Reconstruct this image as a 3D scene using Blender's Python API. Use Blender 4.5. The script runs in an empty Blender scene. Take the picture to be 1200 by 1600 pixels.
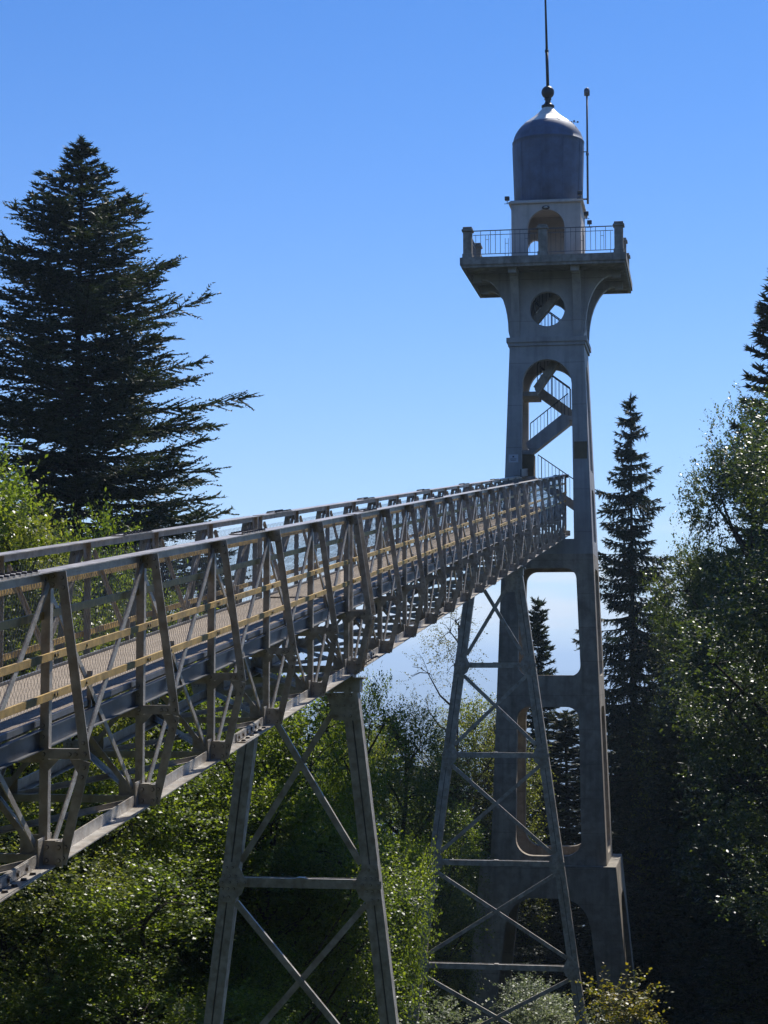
import bpy, bmesh, math, random
import numpy as np
from mathutils import Vector, Matrix

random.seed(4)
RNG = np.random.default_rng(7)
S = bpy.context.scene
C = S.collection

# ------------------------------------------------------------------ camera
FPX = 3000.0                      # focal length in photograph pixels (1600 high)
TH = math.atan(234 / FPX)
PSI = math.atan(505 * math.cos(TH) / FPX)
rx = Vector((math.cos(PSI), math.sin(PSI), 0))
fh = Vector((-math.sin(PSI), math.cos(PSI), 0))
up = Vector((0, 0, 1))
FW = fh * math.cos(TH) + up * math.sin(TH)
UP = -fh * math.sin(TH) + up * math.cos(TH)
cam_data = bpy.data.cameras.new('camera')
cam = bpy.data.objects.new('camera', cam_data)
C.objects.link(cam)
cam.matrix_world = Matrix(((rx.x, UP.x, -FW.x, 0), (rx.y, UP.y, -FW.y, 0), (rx.z, UP.z, -FW.z, 0), (0, 0, 0, 1)))
cam_data.sensor_fit = 'VERTICAL'
cam_data.sensor_height = 36
cam_data.lens = FPX / 1600 * 36
cam_data.clip_start = 0.1
cam_data.clip_end = 80000
S.camera = cam
S.render.resolution_x = 768
S.render.resolution_y = 1024

def at(px, py, Y):                # a pixel of the photograph -> point at distance Y
    v = rx * ((px - 600) / FPX) + UP * ((800 - py) / FPX) + FW
    return v * (Y / v.y)

# ------------------------------------------------------------------ sky and sun
SUN_AZ, SUN_EL = 16.5, 50.0       # azimuth from +Y towards +X
SKY_STRENGTH = 0.084
SUN_STRENGTH = 5.0
EXPOSURE = 0.2
W = bpy.data.worlds.new('World')
S.world = W
W.use_nodes = True
nt = W.node_tree
nt.nodes.clear()
o = nt.nodes.new('ShaderNodeOutputWorld')
bg = nt.nodes.new('ShaderNodeBackground')
sky = nt.nodes.new('ShaderNodeTexSky')
sky.sky_type = 'NISHITA'
sky.sun_disc = False
sky.sun_elevation = math.radians(SUN_EL)
sky.sun_rotation = math.radians(SUN_AZ)
sky.altitude = 1200
sky.air_density = 1.0
sky.dust_density = 0.4
sky.ozone_density = 2.2
tc = nt.nodes.new('ShaderNodeTexCoord')
sep = nt.nodes.new('ShaderNodeSeparateXYZ')
nt.links.new(tc.outputs['Generated'], sep.inputs[0])
# low bank of far cloud all round the horizon
mp = nt.nodes.new('ShaderNodeMapping'); mp.inputs['Scale'].default_value = (9, 9, 60)
nt.links.new(tc.outputs['Generated'], mp.inputs[0])
nz = nt.nodes.new('ShaderNodeTexNoise'); nz.inputs['Scale'].default_value = 1.0; nz.inputs['Detail'].default_value = 6
nt.links.new(mp.outputs[0], nz.inputs['Vector'])
band = nt.nodes.new('ShaderNodeMapRange'); band.interpolation_type = 'SMOOTHSTEP'
band.inputs[1].default_value = 0.09; band.inputs[2].default_value = 0.030
nt.links.new(sep.outputs['Z'], band.inputs[0])
rmp = nt.nodes.new('ShaderNodeMapRange'); rmp.interpolation_type = 'SMOOTHSTEP'
rmp.inputs[1].default_value = 0.38; rmp.inputs[2].default_value = 0.62; rmp.inputs[4].default_value = 0.75
nt.links.new(nz.outputs['Fac'], rmp.inputs[0])
mul = nt.nodes.new('ShaderNodeMath'); mul.operation = 'MULTIPLY'
nt.links.new(band.outputs[0], mul.inputs[0]); nt.links.new(rmp.outputs[0], mul.inputs[1])
tint = nt.nodes.new('ShaderNodeMix'); tint.data_type = 'RGBA'; tint.blend_type = 'MULTIPLY'
tint.inputs[0].default_value = 1.0
tint.inputs[7].default_value = (0.36, 0.83, 1.42, 1)
nt.links.new(sky.outputs[0], tint.inputs[6])
mx = nt.nodes.new('ShaderNodeMix'); mx.data_type = 'RGBA'
mx.inputs[7].default_value = (9.0, 9.6, 10.4, 1)
ex = nt.nodes.new('ShaderNodeMath'); ex.operation = 'MULTIPLY'; ex.inputs[1].default_value = -9.5
nt.links.new(sep.outputs['Z'], ex.inputs[0])
ep = nt.nodes.new('ShaderNodeMath'); ep.operation = 'EXPONENT'; nt.links.new(ex.outputs[0], ep.inputs[0])
em = nt.nodes.new('ShaderNodeMath'); em.operation = 'MULTIPLY'; em.inputs[1].default_value = 1.0; em.use_clamp = True
nt.links.new(ep.outputs[0], em.inputs[0])
hzm = nt.nodes.new('ShaderNodeMix'); hzm.data_type = 'RGBA'      # milky air towards the horizon, all round
hzm.inputs[7].default_value = (8.2, 9.4, 10.6, 1)
nt.links.new(em.outputs[0], hzm.inputs[0]); nt.links.new(tint.outputs[2], hzm.inputs[6])
nt.links.new(mul.outputs[0], mx.inputs[0]); nt.links.new(hzm.outputs[2], mx.inputs[6])
nt.links.new(mx.outputs[2], bg.inputs[0])
bg.inputs[1].default_value = SKY_STRENGTH
nt.links.new(bg.outputs[0], o.inputs[0])

sun_data = bpy.data.lights.new('sun', 'SUN')
sun_data.energy = SUN_STRENGTH
sun_data.angle = math.radians(0.5)
sun_data.color = (1.0, 0.95, 0.87)
sun = bpy.data.objects.new('sun', sun_data)
C.objects.link(sun)
sv = Vector((math.sin(math.radians(SUN_AZ)) * math.cos(math.radians(SUN_EL)),
             math.cos(math.radians(SUN_AZ)) * math.cos(math.radians(SUN_EL)), math.sin(math.radians(SUN_EL))))
sun.rotation_euler = sv.to_track_quat('Z', 'Y').to_euler()
sun.location = (0, 0, 60)
S.view_settings.view_transform = 'Standard'
S.view_settings.look = 'None'
S.view_settings.gamma = 1
S.view_settings.exposure = EXPOSURE
S.view_settings.use_curve_mapping = False
S.render.engine = 'CYCLES'
S.cycles.max_bounces = 6
S.cycles.transparent_max_bounces = 6

# ------------------------------------------------------------------ materials
SEAM = {'bare_concrete': 1.25, 'painted_concrete': 1.6}
def mat(name, col, rough=0.6, metal=0.0, spec=0.4, var=0.25, scale=3.0, bump=0.0, bscale=30.0, streak=0.0, col2=None, speck=None):
    m = bpy.data.materials.new(name)
    m.use_nodes = True
    n = m.node_tree.nodes; l = m.node_tree.links
    b = n['Principled BSDF']
    b.inputs['Roughness'].default_value = rough
    b.inputs['Metallic'].default_value = metal
    b.inputs['Specular IOR Level'].default_value = spec
    t = n.new('ShaderNodeTexCoord')
    g = n.new('ShaderNodeNewGeometry')
    no = n.new('ShaderNodeTexNoise'); no.inputs['Scale'].default_value = scale; no.inputs['Detail'].default_value = 8
    no.inputs['Roughness'].default_value = 0.65
    l.new(g.outputs['Position'], no.inputs['Vector'])
    r = n.new('ShaderNodeMix'); r.data_type = 'RGBA'
    c2 = col2 or tuple(c * (1 - var * 1.6) for c in col)
    r.inputs[6].default_value = (*c2, 1)
    r.inputs[7].default_value = (*[min(1, c * (1 + var * .5)) for c in col], 1)
    mr = n.new('ShaderNodeMapRange'); mr.inputs[1].default_value = 0.3; mr.inputs[2].default_value = 0.68
    l.new(no.outputs['Fac'], mr.inputs[0]); l.new(mr.outputs[0], r.inputs[0])
    out = r.outputs[2]
    if streak:
        mpg = n.new('ShaderNodeMapping'); mpg.inputs['Scale'].default_value = (4.0, 4.0, 0.22)
        l.new(g.outputs['Position'], mpg.inputs[0])
        n2 = n.new('ShaderNodeTexNoise'); n2.inputs['Scale'].default_value = 1.3; n2.inputs['Detail'].default_value = 7
        l.new(mpg.outputs[0], n2.inputs['Vector'])
        m2 = n.new('ShaderNodeMapRange'); m2.inputs[1].default_value = 0.48; m2.inputs[2].default_value = 0.75
        m2.inputs[4].default_value = streak
        l.new(n2.outputs['Fac'], m2.inputs[0])
        x = n.new('ShaderNodeMix'); x.data_type = 'RGBA'
        x.inputs[7].default_value = (*[c * 0.3 for c in col], 1)
        l.new(m2.outputs[0], x.inputs[0]); l.new(out, x.inputs[6])
        out = x.outputs[2]
    if speck:
        n3 = n.new('ShaderNodeTexNoise'); n3.inputs['Scale'].default_value = speck[0]; n3.inputs['Detail'].default_value = 3
        l.new(g.outputs['Position'], n3.inputs['Vector'])
        m3 = n.new('ShaderNodeMapRange'); m3.inputs[1].default_value = 0.45; m3.inputs[2].default_value = 0.62; m3.inputs[4].default_value = speck[1]
        l.new(n3.outputs['Fac'], m3.inputs[0])
        x = n.new('ShaderNodeMix'); x.data_type = 'RGBA'
        x.inputs[7].default_value = (*speck[2], 1)
        l.new(m3.outputs[0], x.inputs[0]); l.new(out, x.inputs[6])
        out = x.outputs[2]
    if name in SEAM:                     # board joints of the formwork
        sp_ = n.new('ShaderNodeSeparateXYZ'); l.new(g.outputs['Position'], sp_.inputs[0])
        dv = n.new('ShaderNodeMath'); dv.operation = 'DIVIDE'; dv.inputs[1].default_value = SEAM[name]; l.new(sp_.outputs['Z'], dv.inputs[0])
        fr_ = n.new('ShaderNodeMath'); fr_.operation = 'FRACT'; l.new(dv.outputs[0], fr_.inputs[0])
        lt = n.new('ShaderNodeMath'); lt.operation = 'LESS_THAN'; lt.inputs[1].default_value = 0.018; l.new(fr_.outputs[0], lt.inputs[0])
        ls = n.new('ShaderNodeMath'); ls.operation = 'MULTIPLY'; ls.inputs[1].default_value = 0.35; l.new(lt.outputs[0], ls.inputs[0])
        x = n.new('ShaderNodeMix'); x.data_type = 'RGBA'; x.inputs[7].default_value = (*[c * 0.25 for c in col], 1)
        l.new(ls.outputs[0], x.inputs[0]); l.new(out, x.inputs[6]); out = x.outputs[2]
    l.new(out, b.inputs['Base Color'])
    rr = n.new('ShaderNodeMapRange'); rr.inputs[3].default_value = max(0, rough - .12); rr.inputs[4].default_value = min(1, rough + .12)
    l.new(no.outputs['Fac'], rr.inputs[0]); l.new(rr.outputs[0], b.inputs['Roughness'])
    if bump:
        nb = n.new('ShaderNodeTexNoise'); nb.inputs['Scale'].default_value = bscale; nb.inputs['Detail'].default_value = 6
        l.new(g.outputs['Position'], nb.inputs['Vector'])
        bp = n.new('ShaderNodeBump'); bp.inputs['Strength'].default_value = bump; bp.inputs['Distance'].default_value = 0.02
        l.new(nb.outputs['Fac'], bp.inputs['Height']); l.new(bp.outputs[0], b.inputs['Normal'])
    return m

def leaf_mat(name, ca, cb, trans=0.4, rough=0.33, tcol=None, spec=0.4):
    rough += .06
    m = bpy.data.materials.new(name)
    m.use_nodes = True
    n = m.node_tree.nodes; l = m.node_tree.links
    b = n['Principled BSDF']
    b.inputs['Roughness'].default_value = rough
    b.inputs['Specular IOR Level'].default_value = spec
    g = n.new('ShaderNodeNewGeometry')
    no = n.new('ShaderNodeTexNoise'); no.inputs['Scale'].default_value = 0.55; no.inputs['Detail'].default_value = 3
    l.new(g.outputs['Position'], no.inputs['Vector'])
    ad = n.new('ShaderNodeMath'); ad.operation = 'ADD'
    mr = n.new('ShaderNodeMapRange'); mr.inputs[1].default_value = 0.3; mr.inputs[2].default_value = 0.7; mr.inputs[3].default_value = -0.35; mr.inputs[4].default_value = 0.35
    l.new(no.outputs['Fac'], mr.inputs[0])
    l.new(g.outputs['Random Per Island'], ad.inputs[0]); l.new(mr.outputs[0], ad.inputs[1]); ad.use_clamp = True
    r = n.new('ShaderNodeMix'); r.data_type = 'RGBA'
    r.inputs[6].default_value = (*ca, 1); r.inputs[7].default_value = (*cb, 1)
    l.new(ad.outputs[0], r.inputs[0]); l.new(r.outputs[2], b.inputs['Base Color'])
    if trans:
        t = n.new('ShaderNodeBsdfTranslucent')
        x = n.new('ShaderNodeMix'); x.data_type = 'RGBA'; x.blend_type = 'MULTIPLY'; x.inputs[0].default_value = 1
        x.inputs[7].default_value = (*(tcol or (2.5, 2.35, 0.8)), 1)
        l.new(r.outputs[2], x.inputs[6]); l.new(x.outputs[2], t.inputs[0])
        ms = n.new('ShaderNodeMixShader'); ms.inputs[0].default_value = trans
        l.new(b.outputs[0], ms.inputs[1]); l.new(t.outputs[0], ms.inputs[2])
        l.new(ms.outputs[0], n['Material Output'].inputs[0])
    return m

M = {
 'steel': mat('grey_bridge_paint', (0.53, 0.49, 0.43), 0.36, 0.0, 0.6, 0.28, 5.0, 0.25, 60, streak=0.45, speck=(9, 0.45, (0.24, 0.175, 0.115))),
 'rivet': mat('shadow_toned_rivet', (0.13, 0.105, 0.08), 0.5, 0, .5, .3),  # sides of the rivet heads coloured dark in place of their shadow ring
 'steel_dark': mat('weathered_steel', (0.15, 0.15, 0.16), 0.45, 0.0, 0.55, 0.3, 5.0, 0.2, 60, speck=(30, .4, (0.10, .08, .06))),
 'galv': mat('blue_grey_steel', (0.145, 0.15, 0.16), 0.45, 0.1, 0.5, 0.3, 3.0, 0.1, 50, streak=.3),
 'rail': mat('ochre_timber', (0.60, 0.40, 0.13), 0.55, 0.0, 0.35, 0.35, 6.0, 0.15, 80, streak=.25),
 'deck': mat('gritty_deck', (0.45, 0.375, 0.29), 0.85, 0.0, 0.2, 0.2, 8.0, 0.5, 120, speck=(70, .7, (0.15, .11, .09))),
 'wire': mat('zinc_wire', (0.22, 0.22, 0.20), 0.4, 0.5, 0.5, 0.2),
 'conc_up': mat('painted_concrete', (0.42, 0.405, 0.385), 0.72, 0.0, 0.3, 0.16, 1.2, 0.2, 25, streak=0.4),
 'conc_pav': mat('cream_render', (0.53, 0.49, 0.45), 0.75, 0.0, 0.3, 0.12, 1.5, 0.2, 30, streak=.3),
 'conc_low': mat('bare_concrete', (0.44, 0.38, 0.30), 0.85, 0.0, 0.25, 0.25, 0.9, 0.5, 14, streak=0.55, speck=(3.5, .35, (0.13, .105, .085))),
 'conc_edge': mat('stained_concrete', (0.36, 0.325, 0.275), 0.85, 0.0, 0.25, 0.3, 1.6, 0.5, 18, streak=0.6, speck=(5, .4, (0.13, .11, .09))),
 'patch': mat('fresh_mortar_patch', (0.20, 0.145, 0.085), 0.9, 0.0, 0.2, 0.15, 3.0, 0.3, 30),
 'dome': mat('blue_grey_sheet_metal', (0.11, 0.145, 0.23), 0.62, 0.0, 0.5, 0.25, 1.8, 0.1, 12, streak=0.3),
 'conem': mat('pale_sheet_metal', (0.80, 0.77, 0.70), 0.5, 0.0, 0.5, 0.2, 4.0),
 'iron': mat('dark_iron', (0.035, 0.037, 0.042), 0.45, 0.3, 0.5, 0.2),
 'bark': mat('dark_bark', (0.055, 0.042, 0.032), 0.9, 0.0, 0.2, 0.4, 4.0, 1.0, 20),
 'bark_pale': mat('grey_bark', (0.13, 0.115, 0.09), 0.9, 0.0, 0.2, 0.4, 4.0, 0.8, 20),
 'sign': mat('white_enamel', (0.55, 0.57, 0.60), 0.4, 0.0, 0.5, 0.05),
 'print': mat('black_print', (0.03, 0.03, 0.03), 0.6, 0, .3, .05),
 'glass': mat('lamp_glass', (0.45, 0.45, 0.42), 0.2, 0.0, 0.6, 0.1),
}
L = {
 'fir': leaf_mat('fir_needles', (0.016, 0.026, 0.014), (0.062, 0.070, 0.028), 0.18, 0.5, (1.3, 1.6, .8), .3),
 'spruce': leaf_mat('spruce_needles', (0.014, 0.028, 0.018), (0.042, 0.062, 0.034), 0.15, 0.5, (1.3, 1.6, .8), .3),
 'maple': leaf_mat('maple_leaf', (0.048, 0.082, 0.016), (0.13, 0.17, 0.032), 0.55, 0.32),
 'beech': leaf_mat('beech_leaf', (0.060, 0.085, 0.022), (0.155, 0.175, 0.052), 0.50, 0.32),
 'olive': leaf_mat('olive_leaf', (0.055, 0.062, 0.026), (0.14, 0.135, 0.06), 0.4, 0.4),
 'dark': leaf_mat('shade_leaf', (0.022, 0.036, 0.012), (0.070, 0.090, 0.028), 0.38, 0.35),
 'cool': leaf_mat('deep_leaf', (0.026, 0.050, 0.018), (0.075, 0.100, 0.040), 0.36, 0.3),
 'pale': leaf_mat('pale_leaf', (0.11, 0.14, 0.08), (0.26, 0.28, 0.19), 0.35, 0.4, (1.6, 1.7, 1.0)),
 'autumn': leaf_mat('yellow_leaf', (0.11, 0.13, 0.02), (0.27, 0.21, 0.03), 0.5, 0.35, (1.9, 1.8, .7)),
}

# ------------------------------------------------------------------ object helpers
def tag(o, label=None, cat=None, group=None, kind=None):
    if label: o['label'] = label
    if cat: o['category'] = cat
    if group: o['group'] = group
    if kind: o['kind'] = kind
    return o

def empty(name, loc, label=None, cat=None, group=None, parent=None):
    o = bpy.data.objects.new(name, None)
    C.objects.link(o)
    o.location = loc
    if parent: o.parent = parent
    return tag(o, label, cat, group)

def obj(name, me, parent=None, loc=(0, 0, 0), kind=None):
    o = bpy.data.objects.new(name, me)
    C.objects.link(o)
    o.location = loc
    if parent: o.parent = parent
    if kind: o['kind'] = kind
    return o

class MB:
    def __init__(s): s.v = []; s.f = []; s.rv = set()
    def add(s, vs, fs):
        b = len(s.v); s.v += [tuple(x) for x in vs]; s.f += [tuple(b + i for i in f) for f in fs]; return s
    def box(s, x0, x1, y0, y1, z0, z1):
        return s.add([(x0,y0,z0),(x1,y0,z0),(x1,y1,z0),(x0,y1,z0),(x0,y0,z1),(x1,y0,z1),(x1,y1,z1),(x0,y1,z1)],
              [(0,3,2,1),(4,5,6,7),(0,1,5,4),(1,2,6,5),(2,3,7,6),(3,0,4,7)])
    def extr(s, prof, p0, p1, side, upv, p1scale=1.0):
        p0 = Vector(p0); p1 = Vector(p1); d = (p1 - p0).normalized()
        side = Vector(side); side = (side - d * side.dot(d)).normalized()
        u = Vector(upv); u = (u - d * u.dot(d) - side * u.dot(side)).normalized()
        n = len(prof)
        vs = [p0 + side * a + u * b for a, b in prof] + [p1 + side * a * p1scale + u * b * p1scale for a, b in prof]
        fs = [(i, (i + 1) % n, n + (i + 1) % n, n + i) for i in range(n)] + [tuple(range(n))[::-1], tuple(range(n, 2 * n))]
        return s.add(vs, fs)
    def beam(s, p0, p1, w, h, side, upv):        # rectangular bar, w along side, h along up
        return s.extr([(-w/2,-h/2),(w/2,-h/2),(w/2,h/2),(-w/2,h/2)], p0, p1, side, upv)
    def angle(s, p0, p1, a, b, t, side, upv):    # L section: leg a along side, leg b along up
        return s.extr([(0,0),(a,0),(a,t),(t,t),(t,b),(0,b)], p0, p1, side, upv)
    def tube(s, pts, r, n=8, r1=None):
        pts = [Vector(p) for p in pts]
        r1 = r if r1 is None else r1
        rings = []; b = len(s.v)
        for i, p in enumerate(pts):
            d = (pts[min(i+1, len(pts)-1)] - pts[max(i-1, 0)]).normalized()
            a = d.cross(Vector((0, 0, 1)))
            a = a.normalized() if a.length > 1e-3 else Vector((1, 0, 0))
            c = d.cross(a)
            rr = r + (r1 - r) * i / max(1, len(pts) - 1)
            for k in range(n):
                t = 2 * math.pi * k / n
                s.v.append(tuple(p + (a * math.cos(t) + c * math.sin(t)) * rr))
        for i in range(len(pts) - 1):
            for k in range(n):
                s.f.append((b+i*n+k, b+i*n+(k+1) % n, b+(i+1)*n+(k+1) % n, b+(i+1)*n+k))
        s.f.append(tuple(b + k for k in range(n))[::-1]); s.f.append(tuple(b + (len(pts)-1)*n + k for k in range(n)))
        return s
    def lathe(s, prof, n=32, cx=0, cy=0):
        b = len(s.v)
        for r, z in prof:
            for k in range(n):
                t = 2 * math.pi * k / n
                s.v.append((cx + r * math.cos(t), cy + r * math.sin(t), z))
        for i in range(len(prof) - 1):
            for k in range(n):
                s.f.append((b+i*n+k, b+i*n+(k+1) % n, b+(i+1)*n+(k+1) % n, b+(i+1)*n+k))
        s.f.append(tuple(b + k for k in range(n))[::-1]); s.f.append(tuple(b + (len(prof)-1)*n + k for k in range(n)))
        return s
    def rivet(s, p, nrm, r=0.012):
        r = r * 1.55
        p = Vector(p); nrm = Vector(nrm).normalized()
        a = nrm.orthogonal().normalized(); c = nrm.cross(a)
        vs = []
        for rr, hh in ((r, 0), (r * .75, r * .6)):
            for k in range(6):
                t = k * math.pi / 3
                vs.append(p + a * math.cos(t) * rr + c * math.sin(t) * rr + nrm * hh)
        n0 = len(s.f)
        s.add(vs, [(k, (k+1) % 6, 6+(k+1) % 6, 6+k) for k in range(6)] + [tuple(range(6, 12))])
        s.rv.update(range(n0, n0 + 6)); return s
    def mesh(s, name, m, smooth=False, bevel=0):
        me = bpy.data.meshes.new(name)
        me.from_pydata(s.v, [], s.f)
        if isinstance(m, str): m = M[m]
        me.materials.append(m)
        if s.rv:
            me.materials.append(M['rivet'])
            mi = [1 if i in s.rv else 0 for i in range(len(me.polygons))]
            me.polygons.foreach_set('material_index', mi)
        bm = bmesh.new(); bm.from_mesh(me)
        bmesh.ops.recalc_face_normals(bm, faces=bm.faces)
        if bevel:
            bmesh.ops.bevel(bm, geom=[e for e in bm.edges if e.calc_face_angle(0) > .6], offset=bevel, segments=1, affect='EDGES')
        bm.to_mesh(me); bm.free()
        if smooth:
            me.polygons.foreach_set('use_smooth', [True] * len(me.polygons))
        me.update()
        return me

def np_mesh(name, V, nper, m, faces=None, smooth=False):
    """V: (n, nper, 3) separate polygons of nper corners"""
    me = bpy.data.meshes.new(name)
    n = len(V)
    me.vertices.add(n * nper)
    me.vertices.foreach_set('co', np.ascontiguousarray(V, dtype=np.float32).ravel())
    me.loops.add(n * nper)
    me.loops.foreach_set('vertex_index', np.arange(n * nper, dtype=np.int32))
    me.polygons.add(n)
    me.polygons.foreach_set('loop_start', np.arange(0, n * nper, nper, dtype=np.int32))
    me.update(calc_edges=True)
    me.validate()
    me.materials.append(m)
    return me

# ------------------------------------------------------------------ ground, hills
def gz(x, y):
    x = np.asarray(x, float); y = np.asarray(y, float)
    d = np.maximum(0, y - 1.5)
    z = -1.6 - 9.0 * (1 - np.exp(-d / 13.0)) - 6.5 * np.clip((y - 20) / 50, 0, 1) 
    q = np.maximum(np.maximum(0, y - 85), np.abs(x) - 150)
    z = z - 500 * (1 - np.exp(-np.maximum(0, q) * 0.42 / 500))
    z = z + 26 * (1 - np.exp(-np.maximum(0, -y - 1) * 0.5 / 26)) * np.clip(1 - (np.abs(x) - 80) / 300, 0, 1)  # bank raised out of view behind the camera to cut the sky fill
    z = z + 0.5 * np.sin(x * .21 + 1) * np.sin(y * .17) * np.clip(y / 20, 0, 1)
    r = np.hypot(x, y)
    # blue far ranges
    hill = 330 * np.exp(-((r - 9500) / 1900.0) ** 2) * (1 + .16 * np.sin(x / 700.) + .1 * np.sin(x / 260. + 2) + .05 * np.sin(x / 90.))
    hill2 = 455 * np.exp(-((r - 16000) / 2300.0) ** 2) * (1 + .10 * np.sin(x / 1100. + 1) + .06 * np.sin(x / 410.))
    return z + np.where(y > 1000, hill + hill2, np.where(r > 5000, hill * .9, 0))
ax = np.concatenate([-np.geomspace(22000, 40, 70), np.linspace(-38, 38, 40), np.geomspace(40, 22000, 70)])
ay = np.concatenate([-np.geomspace(22000, 10, 20), np.linspace(-8, 140, 75), np.geomspace(145, 22000, 110)])
X, Y = np.meshgrid(ax, ay)
Z = gz(X, Y)
nx, ny = len(ax), len(ay)
vv = np.stack([X, Y, Z], -1).reshape(-1, 3)
ff = [(j*nx+i, j*nx+i+1, (j+1)*nx+i+1, (j+1)*nx+i) for j in range(ny-1) for i in range(nx-1)]
me = bpy.data.meshes.new('ground'); me.from_pydata(vv.tolist(), [], ff)
me.materials.append(mat('forest_floor', (0.045, 0.055, 0.022), 0.95, 0, .1, .4, 0.4, 0.8, 2.0, speck=(0.02, .6, (0.02, .035, .015))))
me.polygons.foreach_set('use_smooth', [True] * len(me.polygons))
obj('ground', me, kind='structure')

# ------------------------------------------------------------------ footbridge
SL = 0.1099                      # rise of the bridge per metre
P = 2.64                         # panel length
XN, XF = -5.3, -6.7              # near (right) and far (left) truss planes
TOPZ, BOTZ, DECKZ = -0.90, -3.275, -2.14
def zt(y): return SL * y + TOPZ
bridge = empty('footbridge', (-6.0, 4.5, float(gz(-6, 4.5))), 'grey riveted steel truss footbridge with ochre rails climbing to the tower', 'footbridge')
BO = Vector(bridge.location)
class Acc: pass
def bput(name, me, dy, kind=None):     # the mesh is written in world space of panel 0 at Y=0
    return obj(name, me, bridge, Vector((0, dy, dy * SL)) - BO, kind)

DV = Vector((0, 1, SL)).normalized()
def truss_meshes(sg, X0, tagm):
    """meshes for panel starting at Y=0, sg=+1 outward is +X"""
    out = Vector((sg, 0, 0)); r = {}
    T = TOPZ; Bz = BOTZ
    # post: angle pair (T shaped): web across, flange outward
    m = MB(); m.beam((X0, 0, T - .02), (X0, 0, Bz + .10), .075, .012, (1,0,0), (0,1,0)); m.beam((X0 + sg*.031, .036, T - .02), (X0 + sg*.031, .036, Bz + .10), .010, .062, (1,0,0), (0,1,0))
    for z in (T-.07, T-.16, DECKZ-.02, DECKZ-.11, DECKZ-.28):
        m.rivet((X0 - .012, -.006, z), (0,-1,0), .011)
    r['post'] = m.mesh('post', 'steel')
    # kinked outrigger strut
    KX = X0 + sg * .36; KZ = DECKZ - .30
    def strut(p0, p1):
        m = MB()
        p0 = Vector(p0); p1 = Vector(p1)
        m.beam(p0, p1, .080, .012, (1,0,0), (0,1,0))
        off = out * -.037
        m.beam(p0 + off + Vector((0,.036,0)), p1 + off + Vector((0,.036,0)), .009, .060, (1,0,0), (0,1,0))
        d = (p1 - p0).normalized(); Ln = (p1 - p0).length
        for t in (.05, .13, Ln - .05, Ln - .14):
            m.rivet(p0 + d * t + Vector((0,-.006,0)), (0,-1,0), .012)
        return m.mesh('strut', 'steel')
    r['strut_upper'] = strut((X0 + sg*.135, -.03, T - .015), (KX, -.03, KZ + .004))
    r['strut_lower'] = strut((KX, -.03, KZ - .004), (X0 + sg*.17, -.03, Bz + .01))
    m = MB()
    m.beam((X0 - sg*.10, -.012, KZ + .05), (KX - sg*.04, -.012, KZ + .05), .012, .075, (0,1,0), (0,0,1))
    m.beam((X0 - sg*.10, .02, KZ + .09), (KX - sg*.04, .02, KZ + .09), .06, .010, (0,1,0), (0,0,1))
    for x in (.0, .22, .27): m.rivet((X0 + sg*x, -.018, KZ+.05), (0,-1,0), .012)
    m.add([(X0, -.010, KZ+.01), (X0+sg*.13, -.010, KZ+.01), (X0, -.010, KZ-.12), (X0, .0, KZ+.01), (X0+sg*.13, .0, KZ+.01), (X0, .0, KZ-.12)], [(0,1,2),(3,5,4),(0,3,4,1),(1,4,5,2),(2,5,3,0)])
    m.add([(KX-sg*.03, -.010, KZ+.01), (KX-sg*.14, -.010, KZ+.01), (KX-sg*.06, -.010, KZ-.12), (KX-sg*.03, .0, KZ+.01), (KX-sg*.14, .0, KZ+.01), (KX-sg*.06, .0, KZ-.12)], [(0,1,2),(3,5,4),(0,3,4,1),(1,4,5,2),(2,5,3,0)])
    r['outrigger'] = m.mesh('outrigger', 'steel')
    # diagonals in the truss plane
    m = MB(); m.beam((X0 + sg*.052, .12, Bz + .17), (X0 + sg*.052, P - .10, T + P*SL - .12), .012, .062, (1,0,0), (0,0,1))
    m.beam((X0 + sg*.034, .12, Bz + .144), (X0 + sg*.034, P - .10, T + P*SL - .146), .030, .008, (1,0,0), (0,0,1))
    r['diagonal'] = m.mesh('diagonal', 'steel')
    m = MB(); m.beam((X0 - sg*.030, .10, T - .12), (X0 - sg*.030, P - .12, Bz + P*SL + .17), .012, .058, (1,0,0), (0,0,1))
    m.beam((X0 - sg*.046, .10, T - .095), (X0 - sg*.046, P - .12, Bz + P*SL + .195), .030, .008, (1,0,0), (0,0,1))
    r['counter_diagonal'] = m.mesh('counter_diagonal', 'steel')
    # gussets
    m = MB()
    m.beam((X0 + sg*.012, -.12, T - .11 - .12*SL), (X0 + sg*.012, .12, T - .11 + .12*SL), .010, .16, (1,0,0), (0,0,1))
    for y in (-.08, .08):
        for z in (-.07, -.15): m.rivet((X0 + sg*.017, y, T + z + y*SL), (sg,0,0), .012)
    m.box(min(X0, X0+sg*.14), max(X0, X0+sg*.14), -.018, -.008, T - .15, T - .012)
    for z in (-.05, -.12): m.rivet((X0 + sg*.06, -.018, T + z), (0,-1,0), .012)
    r['top_gusset'] = m.mesh('gusset_plate', 'steel')
    m = MB()
    m.beam((X0 + sg*.016, -.16, Bz + .12 - .16*SL), (X0 + sg*.016, .16, Bz + .12 + .16*SL), .010, .22, (1,0,0), (0,0,1))
    xa, xb = sorted((X0 + sg*.02, X0 + sg*.185))
    m.box(xa, xb, -.052, -.042, Bz - .01, Bz + .19)
    xa, xb = sorted((X0 + sg*.025, X0 + sg*.12))
    m.box(xa, xb, -.052, .10, Bz + .19, Bz + .198)
    for x in (.05, .15):
        for z in (.04, .145): m.rivet((X0 + sg*x, -.052, Bz + z), (0,-1,0), .013)
    r['bottom_gusset'] = m.mesh('gusset_plate', 'steel')
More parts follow.
